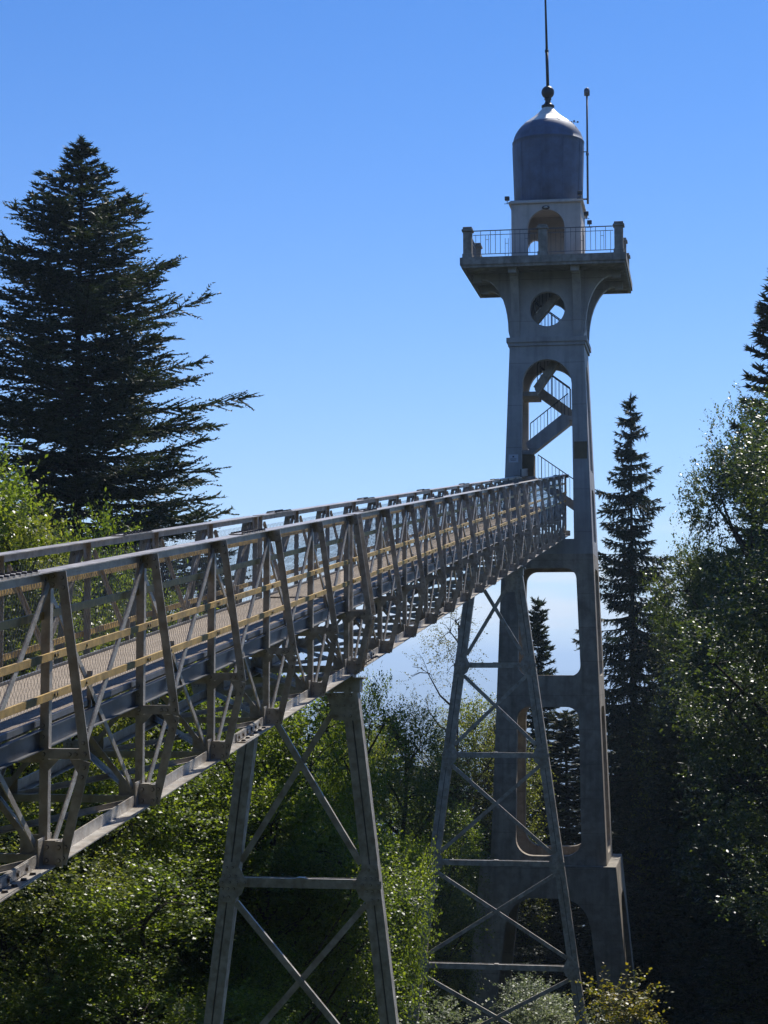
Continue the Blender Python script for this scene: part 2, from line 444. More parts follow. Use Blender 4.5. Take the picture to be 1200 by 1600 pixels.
    # short baluster between floor channel and lower rail at mid panel
    m = MB(); m.beam((X0 - sg*.06, P*.5, DECKZ + P*.5*SL - .10), (X0 - sg*.06, P*.5, DECKZ + P*.5*SL + .27), .04, .030, (1,0,0), (0,1,0))
    r['stub_post'] = m.mesh('stub_post', 'steel')
    # rails
    for i, dz in enumerate((-.37, -.70, -1.02)):
        m = MB(); a = Vector((X0 + sg*.022 if i else X0 - sg*.055, .003, T + dz)); b_ = a + Vector((0, P - .006, (P-.006) * SL))
        xo = Vector((sg*.026, 0, 0))
        m.beam(a + xo, b_ + xo, .024, .062, (1,0,0), (0,0,1))
        if i:
            for y in (.06, .12): m.rivet(a + xo + Vector((sg*.012, y, y*SL + .005)), (sg,0,0), .014)
            y = P * .33
            m.rivet(a + xo + Vector((sg*.012, y, y*SL + .005)), (sg,0,0), .012)
        r['rail%d' % i] = m.mesh('rail', 'rail')
    # floor channel
    m = MB(); L_ = P
    a = Vector((X0 - sg*.05, 0, DECKZ - .13)); b_ = a + Vector((0, L_, L_*SL))
    m.extr([(0,-.085),(.05*sg,-.085),(.05*sg,-.075),(.01*sg,-.075),(.01*sg,.075),(.05*sg,.075),(.05*sg,.085),(0,.085)], a, b_, (1,0,0), (0,0,1))
    a = Vector((X0 - sg*.075, 0, DECKZ - .005)); b_ = a + Vector((0, L_, L_*SL))
    m.beam(a, b_, .03, .05, (1,0,0), (0,0,1))
    r['floor_channel'] = m.mesh('floor_channel', 'galv')
    return r
TM = {1: truss_meshes(1, XN, 'near'), -1: truss_meshes(-1, XF, 'far')}

# common meshes between the trusses
com = {}
m = MB(); m.beam((XF, .035, DECKZ - .25), (XN, .035, DECKZ - .25), .05, .14, (0,1,0), (0,0,1)); com['floor_beam'] = m.mesh('floor_beam', 'steel')
m = MB(); m.beam((XF, 0, BOTZ + .05), (XN, 0, BOTZ + .05), .06, .07, (0,1,0), (0,0,1)); com['cross_beam'] = m.mesh('cross_beam', 'steel')
for sg in (1, -1):
    xa, xb = (XN, XF) if sg == 1 else (XF, XN)
    m = MB(); m.beam((xa - sg*.07, .005, BOTZ + .12), ((XN+XF)/2 + sg*.04, .005, DECKZ - .31), .05, .014, (1,0,0), (0,1,0))
    m.box((XN+XF)/2 + (0 if sg == 1 else -.15), (XN+XF)/2 + (.15 if sg == 1 else 0), -.012, -.003, DECKZ - .42, DECKZ - .26)
    m.box(*sorted((xa - sg*.2, xa - sg*.03)), .013, .021, BOTZ + .06, BOTZ + .24)
    com['sway%d' % sg] = m.mesh('sway_brace', 'steel')
    m = MB(); m.beam((xa, 0, BOTZ + .04 + .02*sg), (xb, P, BOTZ + P*SL + .04 + .02*sg), .070, .009, (1,0,0), (0,0,1))
    m.beam((xa, 0.0, BOTZ + .065 + .02*sg), (xb, P, BOTZ + P*SL + .065 + .02*sg), .009, .05, (1,0,0), (0,0,1))
    com['lat%d' % sg] = m.mesh('lateral_brace', 'steel')
m = MB(); a = Vector((-6.0, 0.004, DECKZ - .03)); m.beam(a, a + Vector((0, P-.008, (P-.008)*SL)), 1.19, .05, (1,0,0), (0,0,1)); com['deck'] = m.mesh('deck_slab', 'deck')
m = MB()
for xx in (-5.72, -6.28):
    a = Vector((xx, 0, DECKZ - .115)); m.beam(a, a + Vector((0, P, P*SL)), .05, .12, (1,0,0), (0,0,1))
com['stringer'] = m.mesh('stringer', 'steel')

spans = [(14.97 - 4*P, 9), (14.97 + 5*P + .33, 10), (14.97 + 15*P + .66, 7)]
Y5 = 14.97 + 5*P + .16; Y15 = 14.97 + 15*P + .49
def copyput(key, me, y, name):
    return bput(name, me, y)
def mesh_net(y0, y1, X0, cell, wire):
    """chain link netting between two posts, woven from zigzag wires"""
    dz = cell * 0.62
    zb, ztp = DECKZ + .10, TOPZ - .09
    nz_ = int((ztp - zb) / dz)
    ys = np.arange(y0, y1, cell)
    A = []
    i, j = np.meshgrid(np.arange(len(ys)), np.arange(nz_), indexing='ij')
    odd = (j % 2)
    yA = ys[i] + odd * cell / 2; yB = ys[i] + (1 - odd) * cell / 2
    zA = zb + j * dz + yA * SL; zB = zb + (j + 1) * dz + yB * SL
    for sgn in (1, -1):
        ya, yb = (yA, yB) if sgn == 1 else (yA, np.where(odd == 1, yA + cell / 2, yA - cell / 2))
        if sgn == 1: yb = np.where(odd == 1, yA - cell/2, yA + cell/2)
        zb2 = zb + (j + 1) * dz + yb * SL
        a = np.stack([np.full_like(ya, X0 + .002 * sgn), ya, zA], -1).reshape(-1, 3)
        b = np.stack([np.full_like(ya, X0 + .002 * sgn), yb, zb2], -1).reshape(-1, 3)
        h = wire / 2
        d = b - a; d /= np.linalg.norm(d, axis=1)[:, None]
        n1 = np.stack([np.zeros(len(d)), -d[:, 2], d[:, 1]], -1) * h
        xo = np.array([h, 0, 0])
        for p, q in ((n1, xo), (xo, -n1), (-n1, -xo), (-xo, n1)):
            A.append(np.stack([a + p, a + q, b + q, b + p], 1))
    return np.concatenate(A)
for si, (ys0, npan) in enumerate(spans):
    yE = ys0 + npan * P
    for sg, X0 in ((1, XN), (-1, XF)):
        r = TM[sg]
        # chords, one length per span
        m = MB(); a = Vector((X0, ys0 - .05, zt(ys0 - .05))); b = Vector((X0, yE + .05, zt(yE + .05)))
        m.extr([(-.075,0),(.105,0),(.105,-.010),(.022,-.010),(.022,-.085),(.010,-.085),(.010,-.010),(-.075,-.010)] if sg == 1 else
               [(.075,0),(-.105,0),(-.105,-.010),(-.022,-.010),(-.022,-.085),(-.010,-.085),(-.010,-.010),(.075,-.010)], a, b, (1,0,0), (0,0,1))
        obj('top_chord', m.mesh('top_chord', 'steel'), bridge, -BO)
        m = MB(); z0 = BOTZ - TOPZ
        a = a + Vector((0,0,z0)); b = b + Vector((0,0,z0))
        s_ = sg
        m.extr([(-.075*s_,0),(.135*s_,0),(.135*s_,.010),(.012*s_,.010),(.012*s_,.115),(0,.115),(0,.010),(-.075*s_,.010)], a, b, (1,0,0), (0,0,1))
        obj('bottom_chord', m.mesh('bottom_chord', 'steel'), bridge, -BO)
        for k in range(npan + 1):
            y = ys0 + k * P
            if k < npan:
                for key, nm in (('diagonal','diagonal'),('counter_diagonal','diagonal'),('rail0','rail'),('rail1','rail'),('rail2','rail'),('floor_channel','floor_channel'),('stub_post','stub_post')):
                    bput(nm, r[key], y)
            bput('post', r['post'], y); bput('gusset_plate', r['top_gusset'], y); bput('gusset_plate', r['bottom_gusset'], y)
            if y < 69.5:
                bput('strut', r['strut_upper'], y); bput('strut', r['strut_lower'], y); bput('outrigger', r['outrigger'], y)
        c = .075 if si == 0 else (.10 if si == 1 else .16)
        if True:
            V = mesh_net(ys0, yE, X0 - sg*.085, c, .0027 if si == 0 else .0036 if si == 1 else .0055)
            o = obj('wire_netting', np_mesh('wire_netting', V, 4, M['wire']), bridge, -BO, 'stuff')
    for k in range(npan + 1):
        y = ys0 + k * P
        bput('floor_beam', com['floor_beam'], y); bput('cross_beam', com['cross_beam'], y)
        bput('sway_brace', com['sway1'], y); bput('sway_brace', com['sway-1'], y)
        if k < npan:
            bput('deck_slab', com['deck'], y); bput('stringer', com['stringer'], y)
            bput('lateral_brace', com['lat1'], y); bput('lateral_brace', com['lat-1'], y)
# bolted splices of the chords
def splice(sg, X0, top):
    m = MB(); Ln = 1.15
    if top:
        m.beam((X0, -Ln/2, TOPZ + .008 - Ln/2*SL), (X0, Ln/2, TOPZ + .008 + Ln/2*SL), .17, .012, (1,0,0), (0,0,1))
        for i in range(9):
            y = -Ln/2 + .07 + i * (Ln-.14)/8
            for x in (-.06, .07): m.rivet((X0 + sg*x, y, TOPZ + .014 + y*SL), (0,0,1), .017)
    else:
        m.beam((X0 + sg*.078, -Ln/2, BOTZ + .017 - Ln/2*SL), (X0 + sg*.078, Ln/2, BOTZ + .017 + Ln/2*SL), .10, .012, (1,0,0), (0,0,1))
        m.beam((X0 + sg*.019, -Ln/2, BOTZ + .07 - Ln/2*SL), (X0 + sg*.019, Ln/2, BOTZ + .07 + Ln/2*SL), .012, .08, (1,0,0), (0,0,1))
        for i in range(6):
            y = -Ln/2 + .07 + i * (Ln-.14)/5
            m.rivet((X0 + sg*.085, y, BOTZ + .023 + y*SL), (0,0,1), .020)
            m.rivet((X0 + sg*.025, y + .03, BOTZ + .07 + y*SL), (sg,0,0), .020)
    return m.mesh('splice_plate', 'steel')
for sg, X0 in ((1, XN), (-1, XF)):
    st, sb = splice(sg, X0, True), splice(sg, X0, False)
    for j in range(8):
        y = 14.0 + 7.92 * j
        if abs(y - Y5) < .7 or abs(y - Y15) < .7: y += 1.3
        bput('splice_plate', st, y); bput('splice_plate', sb, y)
# solid board over the last metres of the far side
m = MB(); a = Vector((XF + .1, 69.4, zt(69.4) + .12)); m.beam(a, a + Vector((0, 4.0, 4.0*SL)), .05, .28, (1,0,0), (0,0,1))
obj('parapet_board', m.mesh('parapet_board', 'steel_dark'), bridge, -BO)

# ------------------------------------------------------------------ trestles
def trestle(name, Yc, ztop, h0, slope, zbot, nodes, lw, label, bw):
    root = empty(name, (-6, Yc, zbot), label, 'trestle')
    RO = Vector(root.location)
    def put(nm, mb, mt='steel'): return obj(nm, mb.mesh(nm, mt), root, -RO)
    hw = lambda z: h0 + (ztop - z) * slope
    for sg in (-1, 1):
        for q in (-1, 1):            # each leg is a pair of channels with a gap
            m = MB()
            for y in (0,):
                p0 = Vector((-6 + sg*hw(ztop) + q*(lw/4 + .006), Yc, ztop - .02)); p1 = Vector((-6 + sg*hw(zbot) + q*(lw/4 + .006), Yc, zbot))
                w2 = lw/4 - .006; d = lw*.42
                m.extr([(-w2,-d),(w2,-d),(w2,d),(-w2,d)], p0, p1, (1,0,0), (0,1,0))
            put('leg', m)
        m = MB()
        p0 = Vector((-6 + sg*hw(ztop), Yc, ztop - .05)); p1 = Vector((-6 + sg*hw(zbot), Yc, zbot))
        m.beam(p0, p1, .03, lw*.70, (1,0,0), (0,1,0)); put('leg_lacing', m, 'steel_dark')
    # cap
    m = MB(); m.box(-6 - hw(ztop) - .16, -6 + hw(ztop) + .16, Yc - lw*.5, Yc + lw*.5, ztop - .02, ztop + .17)
    m.box(-6 - hw(ztop) - .22, -6 + hw(ztop) + .22, Yc - lw*.56, Yc + lw*.56, ztop + .172, ztop + .20)
    for i in range(14): m.rivet((-6 - hw(ztop) + i*(2*hw(ztop))/13, Yc - lw*.5, ztop + (.03 if i % 2 else .12)), (0,-1,0), .013)
    put('cap_beam', m)
    for sg in (-1, 1):
        m = MB(); m.box(-6 + sg*.70 - .10, -6 + sg*.70 + .10, Yc - .15, Yc + .15, ztop + .202, ztop + .26); put('bearing', m, 'steel_dark')
        # top gusset
        x = -6 + sg*hw(ztop)
        m = MB(); g = lw * 1.35; yy = Yc - lw*.44
        pts = [(x + sg*lw*.5, ztop - .025), (x - sg*g*1.05, ztop - .025), (x - sg*g*.72, ztop - g*1.3), (x + sg*(lw*.5 + g*1.3*slope), ztop - g*1.3)]
        vs = [(a, yy - .012, b) for a, b in pts] + [(a, yy, b) for a, b in pts]
        m.add(vs, [(0,1,2,3),(4,7,6,5)] + [(i, 4+i, 4+(i+1) % 4, (i+1) % 4) for i in range(4)])
        for a in np.linspace(.08, g*1.2, 4):
            for b in (-.2*g, -.65*g, -1.1*g): m.rivet((x + sg*lw*.42 - sg*a, yy - .012, ztop + b), (0,-1,0), .014)
        put('gusset_plate', m)
    lev = [ztop - .15] + nodes
    for i, z in enumerate(nodes):
        h = hw(z)
        m = MB(); m.box(-6 - h + lw*.3, -6 + h - lw*.3, Yc - lw*.40, Yc - lw*.40 + .012, z - bw/2, z + bw/2)
        m.box(-6 - h + lw*.3, -6 + h - lw*.3, Yc - lw*.40 + .013, Yc - .02, z + bw/2 - .014, z + bw/2 - .002)
        m.box(-6 - h + lw*.3, -6 + h - lw*.3, Yc + lw*.40 - .012, Yc + lw*.40, z - bw/2, z + bw/2)
        m.box(-6 - .06, -6 + .06, Yc - lw*.42, Yc + lw*.3, z + bw/2, z + bw/2 + .012)
        put('cross_beam', m)
        for sg in (-1, 1):
            x = -6 + sg*h; yy = Yc - lw*.44; g = lw*1.25
            for e in (1, -1):
                m = MB()
                pts = [(x + sg*(lw*.5 + (.0)), z), (x - sg*g*.85, z + 0), (x - sg*g*(.62), z + e*g*.55), (x - sg*lw*.30 - (sg*slope*e*g*.9), z + e*g*.95), (x + sg*lw*.5 - sg*slope*e*g*.95, z + e*g*.95)]
                if e == -1: pts = pts[::-1]
                vs = [(a, yy - .011, b) for a, b in pts] + [(a, yy, b) for a, b in pts]
                m.add(vs, [(0,1,2,3,4),(9,8,7,6,5)] + [(k, 5+k, 5+(k+1) % 5, (k+1) % 5) for k in range(5)])
                for a, b in ((.35,.3),(.0,.3),(-.35,.3),(.25,.7),(-.1,.7)):
                    m.rivet((x + sg*lw*a - sg*slope*e*g*b, yy - .011, z + e*g*b), (0,-1,0), .014)
                put('gusset_plate', m)
            m = MB()
            xs = sorted((x + sg*(lw*.5 + .02), x - sg*g*.9)); m.box(xs[0], xs[1], yy - .026, yy - .013, z - bw*.42, z + bw*.42)
            for a in np.linspace(-.4, 1.0, 4): m.rivet((x - sg*lw*a, yy - .026, z), (0,-1,0), .014)
            put('joint_strap', m)
    lev = [ztop - .25] + nodes + [nodes[-1] - (nodes[-2] - nodes[-1] if len(nodes) > 1 else 3.2)]
    if len(nodes) > 1: lev[0] = ztop - .1
    for i in range(len(lev) - 1):
        za, zb = lev[i] - (.3 if i else .0), lev[i+1] + (.3 if i < len(lev)-2 or True else 0)
        for sg in (-1, 1):
            yo = Yc - lw*.36 if sg == -1 else Yc - lw*.25
            xa = -6 + sg*(hw(za) - lw*.55); xb = -6 - sg*(hw(zb) - lw*.55)
            m = MB(); t = .010; wv = lw*.36
            d = (Vector((xb, yo, zb)) - Vector((xa, yo, za))).normalized(); sd = d.cross(Vector((0,1,0)))
            m.extr([(-wv/2,0),(wv/2,0),(wv/2,t),(-wv/2+t,t),(-wv/2+t,.07),(-wv/2,.07)] if sg == 1 else [(wv/2,0),(-wv/2,0),(-wv/2,t),(wv/2-t,t),(wv/2-t,.07),(wv/2,.07)], (xa, yo, za), (xb, yo, zb), sd, (0,1,0))
            put('brace', m)
    m = MB()
    for sg in (-1, 1): m.box(-6 + sg*hw(zbot) - .5, -6 + sg*hw(zbot) + .5, Yc - .5, Yc + .5, zbot - 1.2, zbot + .35)
    put('footing', m, 'conc_low')
    return root
trestle('steel_trestle', Y5, SL*Y5 + BOTZ - .27, .74, .1205, float(gz(-6, Y5)) + .2, [-3.28, -6.5], .25, 'nearer steel trestle with one cross beam, carrying the bridge beside bright foliage', .14)
trestle('steel_trestle', Y15, SL*Y15 + BOTZ - .27, .66, .1375, float(gz(-6, Y15)) + .2, [-.10, -2.66, -5.71, -8.62, -11.6], .29, 'farther slender steel trestle with stacked X braces in front of the tower', .15)

# ------------------------------------------------------------------ tower
TX, TY = -5.81, 73.0
tz0 = float(gz(TX, TY)) - 1.0
tower = empty('observation_tower', (TX, TY, tz0), 'tall concrete lookout tower with balcony, arches and blue grey domed top', 'tower')
TO = Vector(tower.location)
def tput(nm, me, kind=None, parent=None):
    return obj(nm, me, parent or tower, (-TO if parent is None else (0,0,0)), kind)
def wsh(z): return 1.397 + (11.87 - z) * .0376
def wba(z): return 2.475 + (-7.46 - z) * .0915
def facemap(face, wf, T):
    # returns f(u, z, t) -> world; side walls are inset by wall thickness at the ends
    def f(u, z, t):
        w = wf(z)
        if face == 'front': return (TX + u, TY - w + t, z)
        if face == 'back': return (TX - u, TY + w - t, z)
        if face == 'right': return (TX + w - t, TY + u, z)
        return (TX - w + t, TY - u, z)
    return f
def panel(outline, holes, T, f, m, name):
    bm = bmesh.new()
    loops = [outline] + holes
    es = []; fr = []; bk = []
    for lp in loops:
        a = [bm.verts.new((u, z, 0)) for u, z in lp]
        fr.append(a)
        es += [bm.edges.new((a[i], a[(i+1) % len(a)])) for i in range(len(a))]
    bmesh.ops.triangle_fill(bm, use_beauty=True, use_dissolve=False, edges=es, normal=(0,0,1))
    faces = list(bm.faces)
    idx = {v: i for i, v in enumerate([v for a in fr for v in a])}
    vl = [v for a in fr for v in a]
    V = [(v.co.x, v.co.y) for v in vl]
    F = [[idx[v] for v in fc.verts] for fc in faces]
    n = len(V)
    b = 0; sidef = []
    for lp in loops:
        k = len(lp)
        for i in range(k):
            i0, i1 = b + i, b + (i+1) % k
            sidef.append((i0, i1, n + i1, n + i0))
        b += k
    bm.free()
    mb = MB()
    mb.add([f(u, z, 0) for u, z in V] + [f(u, z, T) for u, z in V], [tuple(x) for x in F] + [tuple(n + i for i in x[::-1]) for x in F] + sidef)
    return mb.mesh(name, m)
def arc(cx, cz, rx_, rz_, a0, a1, n):
    return [(cx + rx_*math.cos(math.radians(a0 + (a1-a0)*i/n)), cz + rz_*math.sin(math.radians(a0 + (a1-a0)*i/n))) for i in range(n+1)]
def rrect(x0l, x0r, z0, x1l, x1r, z1, rb, rt, n=8):
    return (arc(x0l + rb, z0 + rb, rb, rb, 180, 270, n) + arc(x0r - rb, z0 + rb, rb, rb, 270, 360, n) +
            arc(x1r - rt, z1 - rt, rt, rt, 0, 90, n) + arc(x1l + rt, z1 - rt, rt, rt, 90, 180, n))
def wall_ring(wf, z0, z1, T, holes_f, mt, nm, extra=0, holes_s=None):
    for face in ('front', 'right', 'back', 'left'):
        inset = 0 if face in ('front', 'back') else T + .002
        outline = [(-wf(z0) + inset, z0), (wf(z0) - inset, z0), (wf(z1) - inset, z1), (-wf(z1) + inset, z1)]
        hs = holes_f if face in ('front','back') or holes_s is None else holes_s
        tput(nm, panel(outline, hs, T, facemap(face, wf, T), mt, nm))

T = .34
archA = [(-.99, 4.55), (.99, 4.55), (.93, 10.4)] + arc(0, 10.42, .92, .93, 0, 180, 18)[1:-1] + [(-.93, 10.4)]
opB = rrect(-1.10, 1.20, -.52, -1.07, 1.07, 3.47, .38, .42)
opC = rrect(-1.20, 1.20, -7.08, -1.14, 1.14, -1.66, .62, .45, 7)
# side openings are narrower
archAs = [(-.80, 7.2), (.80, 7.2), (.78, 10.4)] + arc(0, 10.42, .77, .80, 0, 180, 18)[1:-1] + [(-.78, 10.4)]
wall_ring(wsh, 4.0, 11.87, T, [archA], 'conc_up', 'shaft_wall', holes_s=[archAs, rrect(-.8,.8,4.5,-.8,.8,6.5,.2,.5)])
wall_ring(wsh, -7.455, 4.0 - .002, .38, [opB, opC], 'conc_low', 'shaft_wall')
opD = [(-2.35, -16.0), (2.35, -16.0)] + [(1.80, -11.6), (1.56, -9.6)] + arc(.50, -9.6, 1.02, 1.05, 0, 90, 9)[1:] + arc(-.50, -9.6, 1.02, 1.05, 90, 180, 9)[:-1] + [(-1.56, -9.6), (-1.80, -11.6)]
wall_ring(wba, tz0, -7.46, .50, [opD], 'conc_low', 'base_wall')
# top slab of base (ledge)
m = MB(); m.box(TX-2.47, TX+2.47, TY-2.47, TY+2.47, -7.70, -7.462)
m2 = MB()
for (x0,x1,y0,y1) in ((TX-2.47,TX+2.47,TY-2.47,TY-1.6),(TX-2.47,TX+2.47,TY+1.6,TY+2.47),(TX-2.47,TX-1.6,TY-1.598,TY+1.598),(TX+1.6,TX+2.47,TY-1.598,TY+1.598)):
    m2.box(x0, x1, y0, y1, -7.458, -7.40)
tput('base_ledge', m2.mesh('base_ledge', 'conc_edge'))
m = MB(); m.box(TX-1.97, TX+1.97, TY-1.97, TY+1.97, -7.7, -7.47); tput('base_floor', m.mesh('base_floor', 'conc_low'))
# mid beams inside (floor ring at 4.0 and -1)
for z0, z1 in ((3.75, 4.45), (-1.4, -.8)):
    for s_ in (-1, 1):
        w = wsh(z0) - .39
        m = MB(); m.box(TX - w, TX + w, TY + s_*.35 - .12, TY + s_*.35 + .12, z0, z1); tput('inner_beam', m.mesh('inner_beam', 'conc_low'))
m = MB(); m.box(TX-1.25, TX+1.25, TY-1.25, TY+1.25, 4.46, 4.58); tput('entry_floor', m.mesh('entry_floor', 'conc_low'))
# cornice
m = MB(); w = 1.46; m.box(TX-w, TX+w, TY-w, TY+w, 11.872, 12.01); w = 1.52; m.box(TX-w, TX+w, TY-w, TY+w, 12.012, 12.20)
# hollow it: build as four bars each
def ring(w, wi, z0, z1, nm, mt):
    m = MB(); m.box(TX-w, TX+w, TY-w, TY-wi, z0, z1); m.box(TX-w, TX+w, TY+wi, TY+w, z0, z1)
    m.box(TX-w, TX-wi, TY-wi+.001, TY+wi-.001, z0, z1); m.box(TX+wi, TX+w, TY-wi+.001, TY+wi-.001, z0, z1)
    return tput(nm, m.mesh(nm, mt))
ring(1.455, 1.06, 11.872, 12.005, 'cornice', 'conc_up'); ring(1.51, 1.06, 12.007, 12.19, 'cornice', 'conc_up')
# neck with round windows
wn = lambda z: 1.385
circ = arc(0.03, 13.27, .66, .66, 0, 351, 39)
wall_ring(wn, 12.192, 14.70, .30, [circ], 'conc_up', 'neck_wall')
# fins / consoles
for face in ('front', 'right', 'back', 'left'):
    for s_ in (-1, 1):
        m = MB(); u = s_*1.16; hwid = .15
        prof = [(0, 12.20)] + [(.06 + 1.02*(1-math.cos(math.radians(a))), 12.45 + 2.05*math.sin(math.radians(a))) for a in range(0, 91, 9)] + [(1.08, 14.695), (0, 14.695)]
        f = facemap(face, lambda z: 1.387, 0)
        vs = [f(u - hwid, z, -o_) for o_, z in prof] + [f(u + hwid, z, -o_) for o_, z in prof]
        n = len(prof)
        m.add(vs, [tuple(range(n)), tuple(range(n, 2*n))[::-1]] + [(i, (i+1) % n, n+(i+1) % n, n+i) for i in range(n)])
        fb = [f(u - .13, 14.30, -1.40), f(u + .13, 14.30, -1.10), f(u - .13, 14.695, -1.40)]
        tput('console', m.mesh('console', 'conc_up'))
        m = MB(); a_ = f(u - .15, 14.42, -1.081); b_ = f(u + .15, 14.69, -1.38)
        m.box(*sorted((a_[0], b_[0])), *sorted((a_[1], b_[1])), 14.42, 14.69); tput('console_block', m.mesh('console_block', 'conc_up'))
# balcony slab
ring(3.07, 1.10, 14.705, 14.98, 'balcony_slab', 'conc_edge'); 
ring(3.02, 2.90, 14.60, 14.703, 'drip_edge', 'conc_edge')
m = MB(); m.box(TX-1.09, TX+1.09, TY+.0, TY+1.09, 14.72, 14.96); tput('balcony_slab', m.mesh('balcony_slab', 'conc_edge'))
# pedestals
def pedestal(x, y):
    p = MB(); p.box(x-.16, x+.16, y-.16, y+.16, 14.984, 15.98); p.box(x-.19, x+.19, y-.19, y+.19, 14.983, 15.14)
    o = tput('pedestal', p.mesh('pedestal', 'conc_edge', bevel=.012))
    c = MB(); c.box(x-.21, x+.21, y-.21, y+.21, 15.982, 16.07); c.box(x-.17, x+.17, y-.17, y+.17, 16.072, 16.16)
    k = obj('cap', c.mesh('cap', 'conc_edge', bevel=.015), o); return o
e = 2.80
for sx in (-1, 0, 1):
    for sy in (-1, 0, 1):
        if sx or sy: pedestal(TX + sx*e, TY + sy*e)
# railing panels
bar = MB(); bar.box(-.009, .009, -.009, .009, 0, .85); barm = bar.mesh('baluster', 'galv')
bars = MB(); bars.box(-.008, .008, -.008, .008, 0, .72); bars.box(.11, .126, -.008, .008, 0, .72); bars.box(.009, .109, -.006, .006, .52, .535); barsm = bars.mesh('baluster', 'galv')
for face in ('front', 'right', 'back', 'left'):
    f = facemap(face, lambda z: e, 0)
    for a, b in ((-e + .2, -.2), (.2, e - .2)):
        m = MB()
        for z, h in ((16.02, .035), (15.86, .022), (15.14, .025)):
            m.beam(f(a, z, 0), f(b, z, 0), .030 if z > 16 else .018, h, Vector(f(0, 0, 1)) - Vector(f(0, 0, 0)), (0,0,1))
        rl = tput('railing', m.mesh('railing', 'galv'))
        n = 13
        for i in range(n):
            u = a + .1 + i * (b - a - .2) / (n - 1)
            p = f(u, 15.0, 0)
            if i % 4 == 2: mm_, z = barsm, 15.15
            else: mm_, z = barm, 15.15
            k = obj('baluster', mm_, rl, (p[0], p[1], z if i % 6 else 14.99))
            if face in ('right', 'left'): k.rotation_euler = (0, 0, math.pi/2)
# pavilion
wp = lambda z: 1.315
archP = [(-.70, 14.985+.02), (.70, 15.005), (.70, 16.38)] + arc(0, 16.40, .70, .70, 0, 180, 16)[1:-1] + [(-.70, 16.38)]
archS = [(-.45, 15.0), (.45, 15.0), (.45, 16.2)] + arc(0, 16.22, .45, .45, 0, 180, 12)[1:-1] + [(-.45, 16.2)]
for face in ('front', 'right', 'back', 'left'):
    inset = 0 if face in ('front', 'back') else .26
    outline = [(-1.315 + inset, 14.984), (1.315 - inset, 14.984), (1.315 - inset, 17.33), (-1.315 + inset, 17.33)]
    tput('pavilion_wall', panel(outline, [archP if face == 'front' else [(.30, 15.0), (.93, 15.0), (.93, 16.0)] + arc(.615, 16.02, .315, .45, 0, 180, 10)[1:-1] + [(.30, 16.0)] if face == 'back' else archS], .25, facemap(face, wp, .25), 'conc_pav', 'pavilion_wall'))
m = MB(); m.box(TX-1.42, TX+1.42, TY-1.42, TY+1.42, 17.332, 17.42); tput('pavilion_cornice', m.mesh('pavilion_cornice', 'conc_pav', bevel=.02))
m = MB(); m.box(TX-1.35, TX+1.35, TY-1.35, TY+1.35, 17.422, 17.47); tput('pavilion_roof', m.mesh('pavilion_roof', 'conc_pav'))
# oval bulkhead lamp
m = MB(); m.lathe([(.03, 0), (.15, .0), (.15, .03), (.12, .07), (.02, .09)], 16); me = m.mesh('bulkhead_lamp', 'iron', True)
o = tput('bulkhead_lamp', me); o.location = Vector((TX, TY - 1.316, 17.16)) - TO; o.rotation_euler = (math.pi/2, 0, 0); o.scale = (1, .55, 1)
m = MB(); m.lathe([(.02, .091), (.08, .085), (.07, .105), (.02, .115)], 12); obj('lamp_glass', m.mesh('lamp_glass', 'glass', True), o)
# dome
prof = [(1.29, 17.472), (1.29, 17.590), (1.305, 17.603), (1.33, 18.313), (1.36, 19.267), (1.375, 19.789), (1.375, 19.964), (1.39, 19.974), (1.39, 20.005), (1.365, 20.015), (1.33, 20.169), (1.26, 20.344), (1.16, 20.498), (1.06, 20.622), (.98, 20.694), (.95, 20.704)]
m = MB(); m.lathe(prof, 64, TX, TY); dome = tput('dome', m.mesh('dome', 'dome', True))
m = MB()
for k in range(10):
    t = 2*math.pi*(k + .3)/10
    pts = [(TX + (r_+.004)*math.cos(t), TY + (r_+.004)*math.sin(t), z) for r_, z in prof[2:7]]
    m.tube(pts, .012, 4)
obj('sheet_seam', m.mesh('sheet_seam', 'dome'), dome)
m = MB(); m.lathe([(1.0, 20.69), (.985, 20.715), (.80, 20.85), (.58, 21.01), (.40, 21.17), (.28, 21.30), (.22, 21.37), (.20, 21.40)], 12, TX, TY); tput('cone_roof', m.mesh('cone_roof', 'conem'))
m = MB(); m.lathe([(.205, 21.280), (.205, 21.382), (.25, 21.413), (.25, 21.485), (.17, 21.526), (.13, 21.588), (.10, 21.670), (.14, 21.722), (.14, 21.763), (.09, 21.783)], 20, TX, TY)
tput('finial_neck', m.mesh('finial_neck', 'iron', True))
m = MB(); m.lathe([(.25*math.sin(math.pi*i/14)+.001, 22.009 - .25*math.cos(math.pi*i/14)) for i in range(15)], 24, TX, TY); tput('finial_ball', m.mesh('finial_ball', 'iron', True))
m = MB(); m.tube([(TX, TY, 22.205), (TX-.03, TY, 23.644)], .062, 10); m.tube([(TX-.03, TY, 23.644), (TX-.10, TY, 27.242)], .050, 10, .03); m.tube([(TX-.03, TY, 23.593), (TX-.03, TY, 23.695)], .075, 10)
tput('lightning_mast', m.mesh('lightning_mast', 'iron', True))
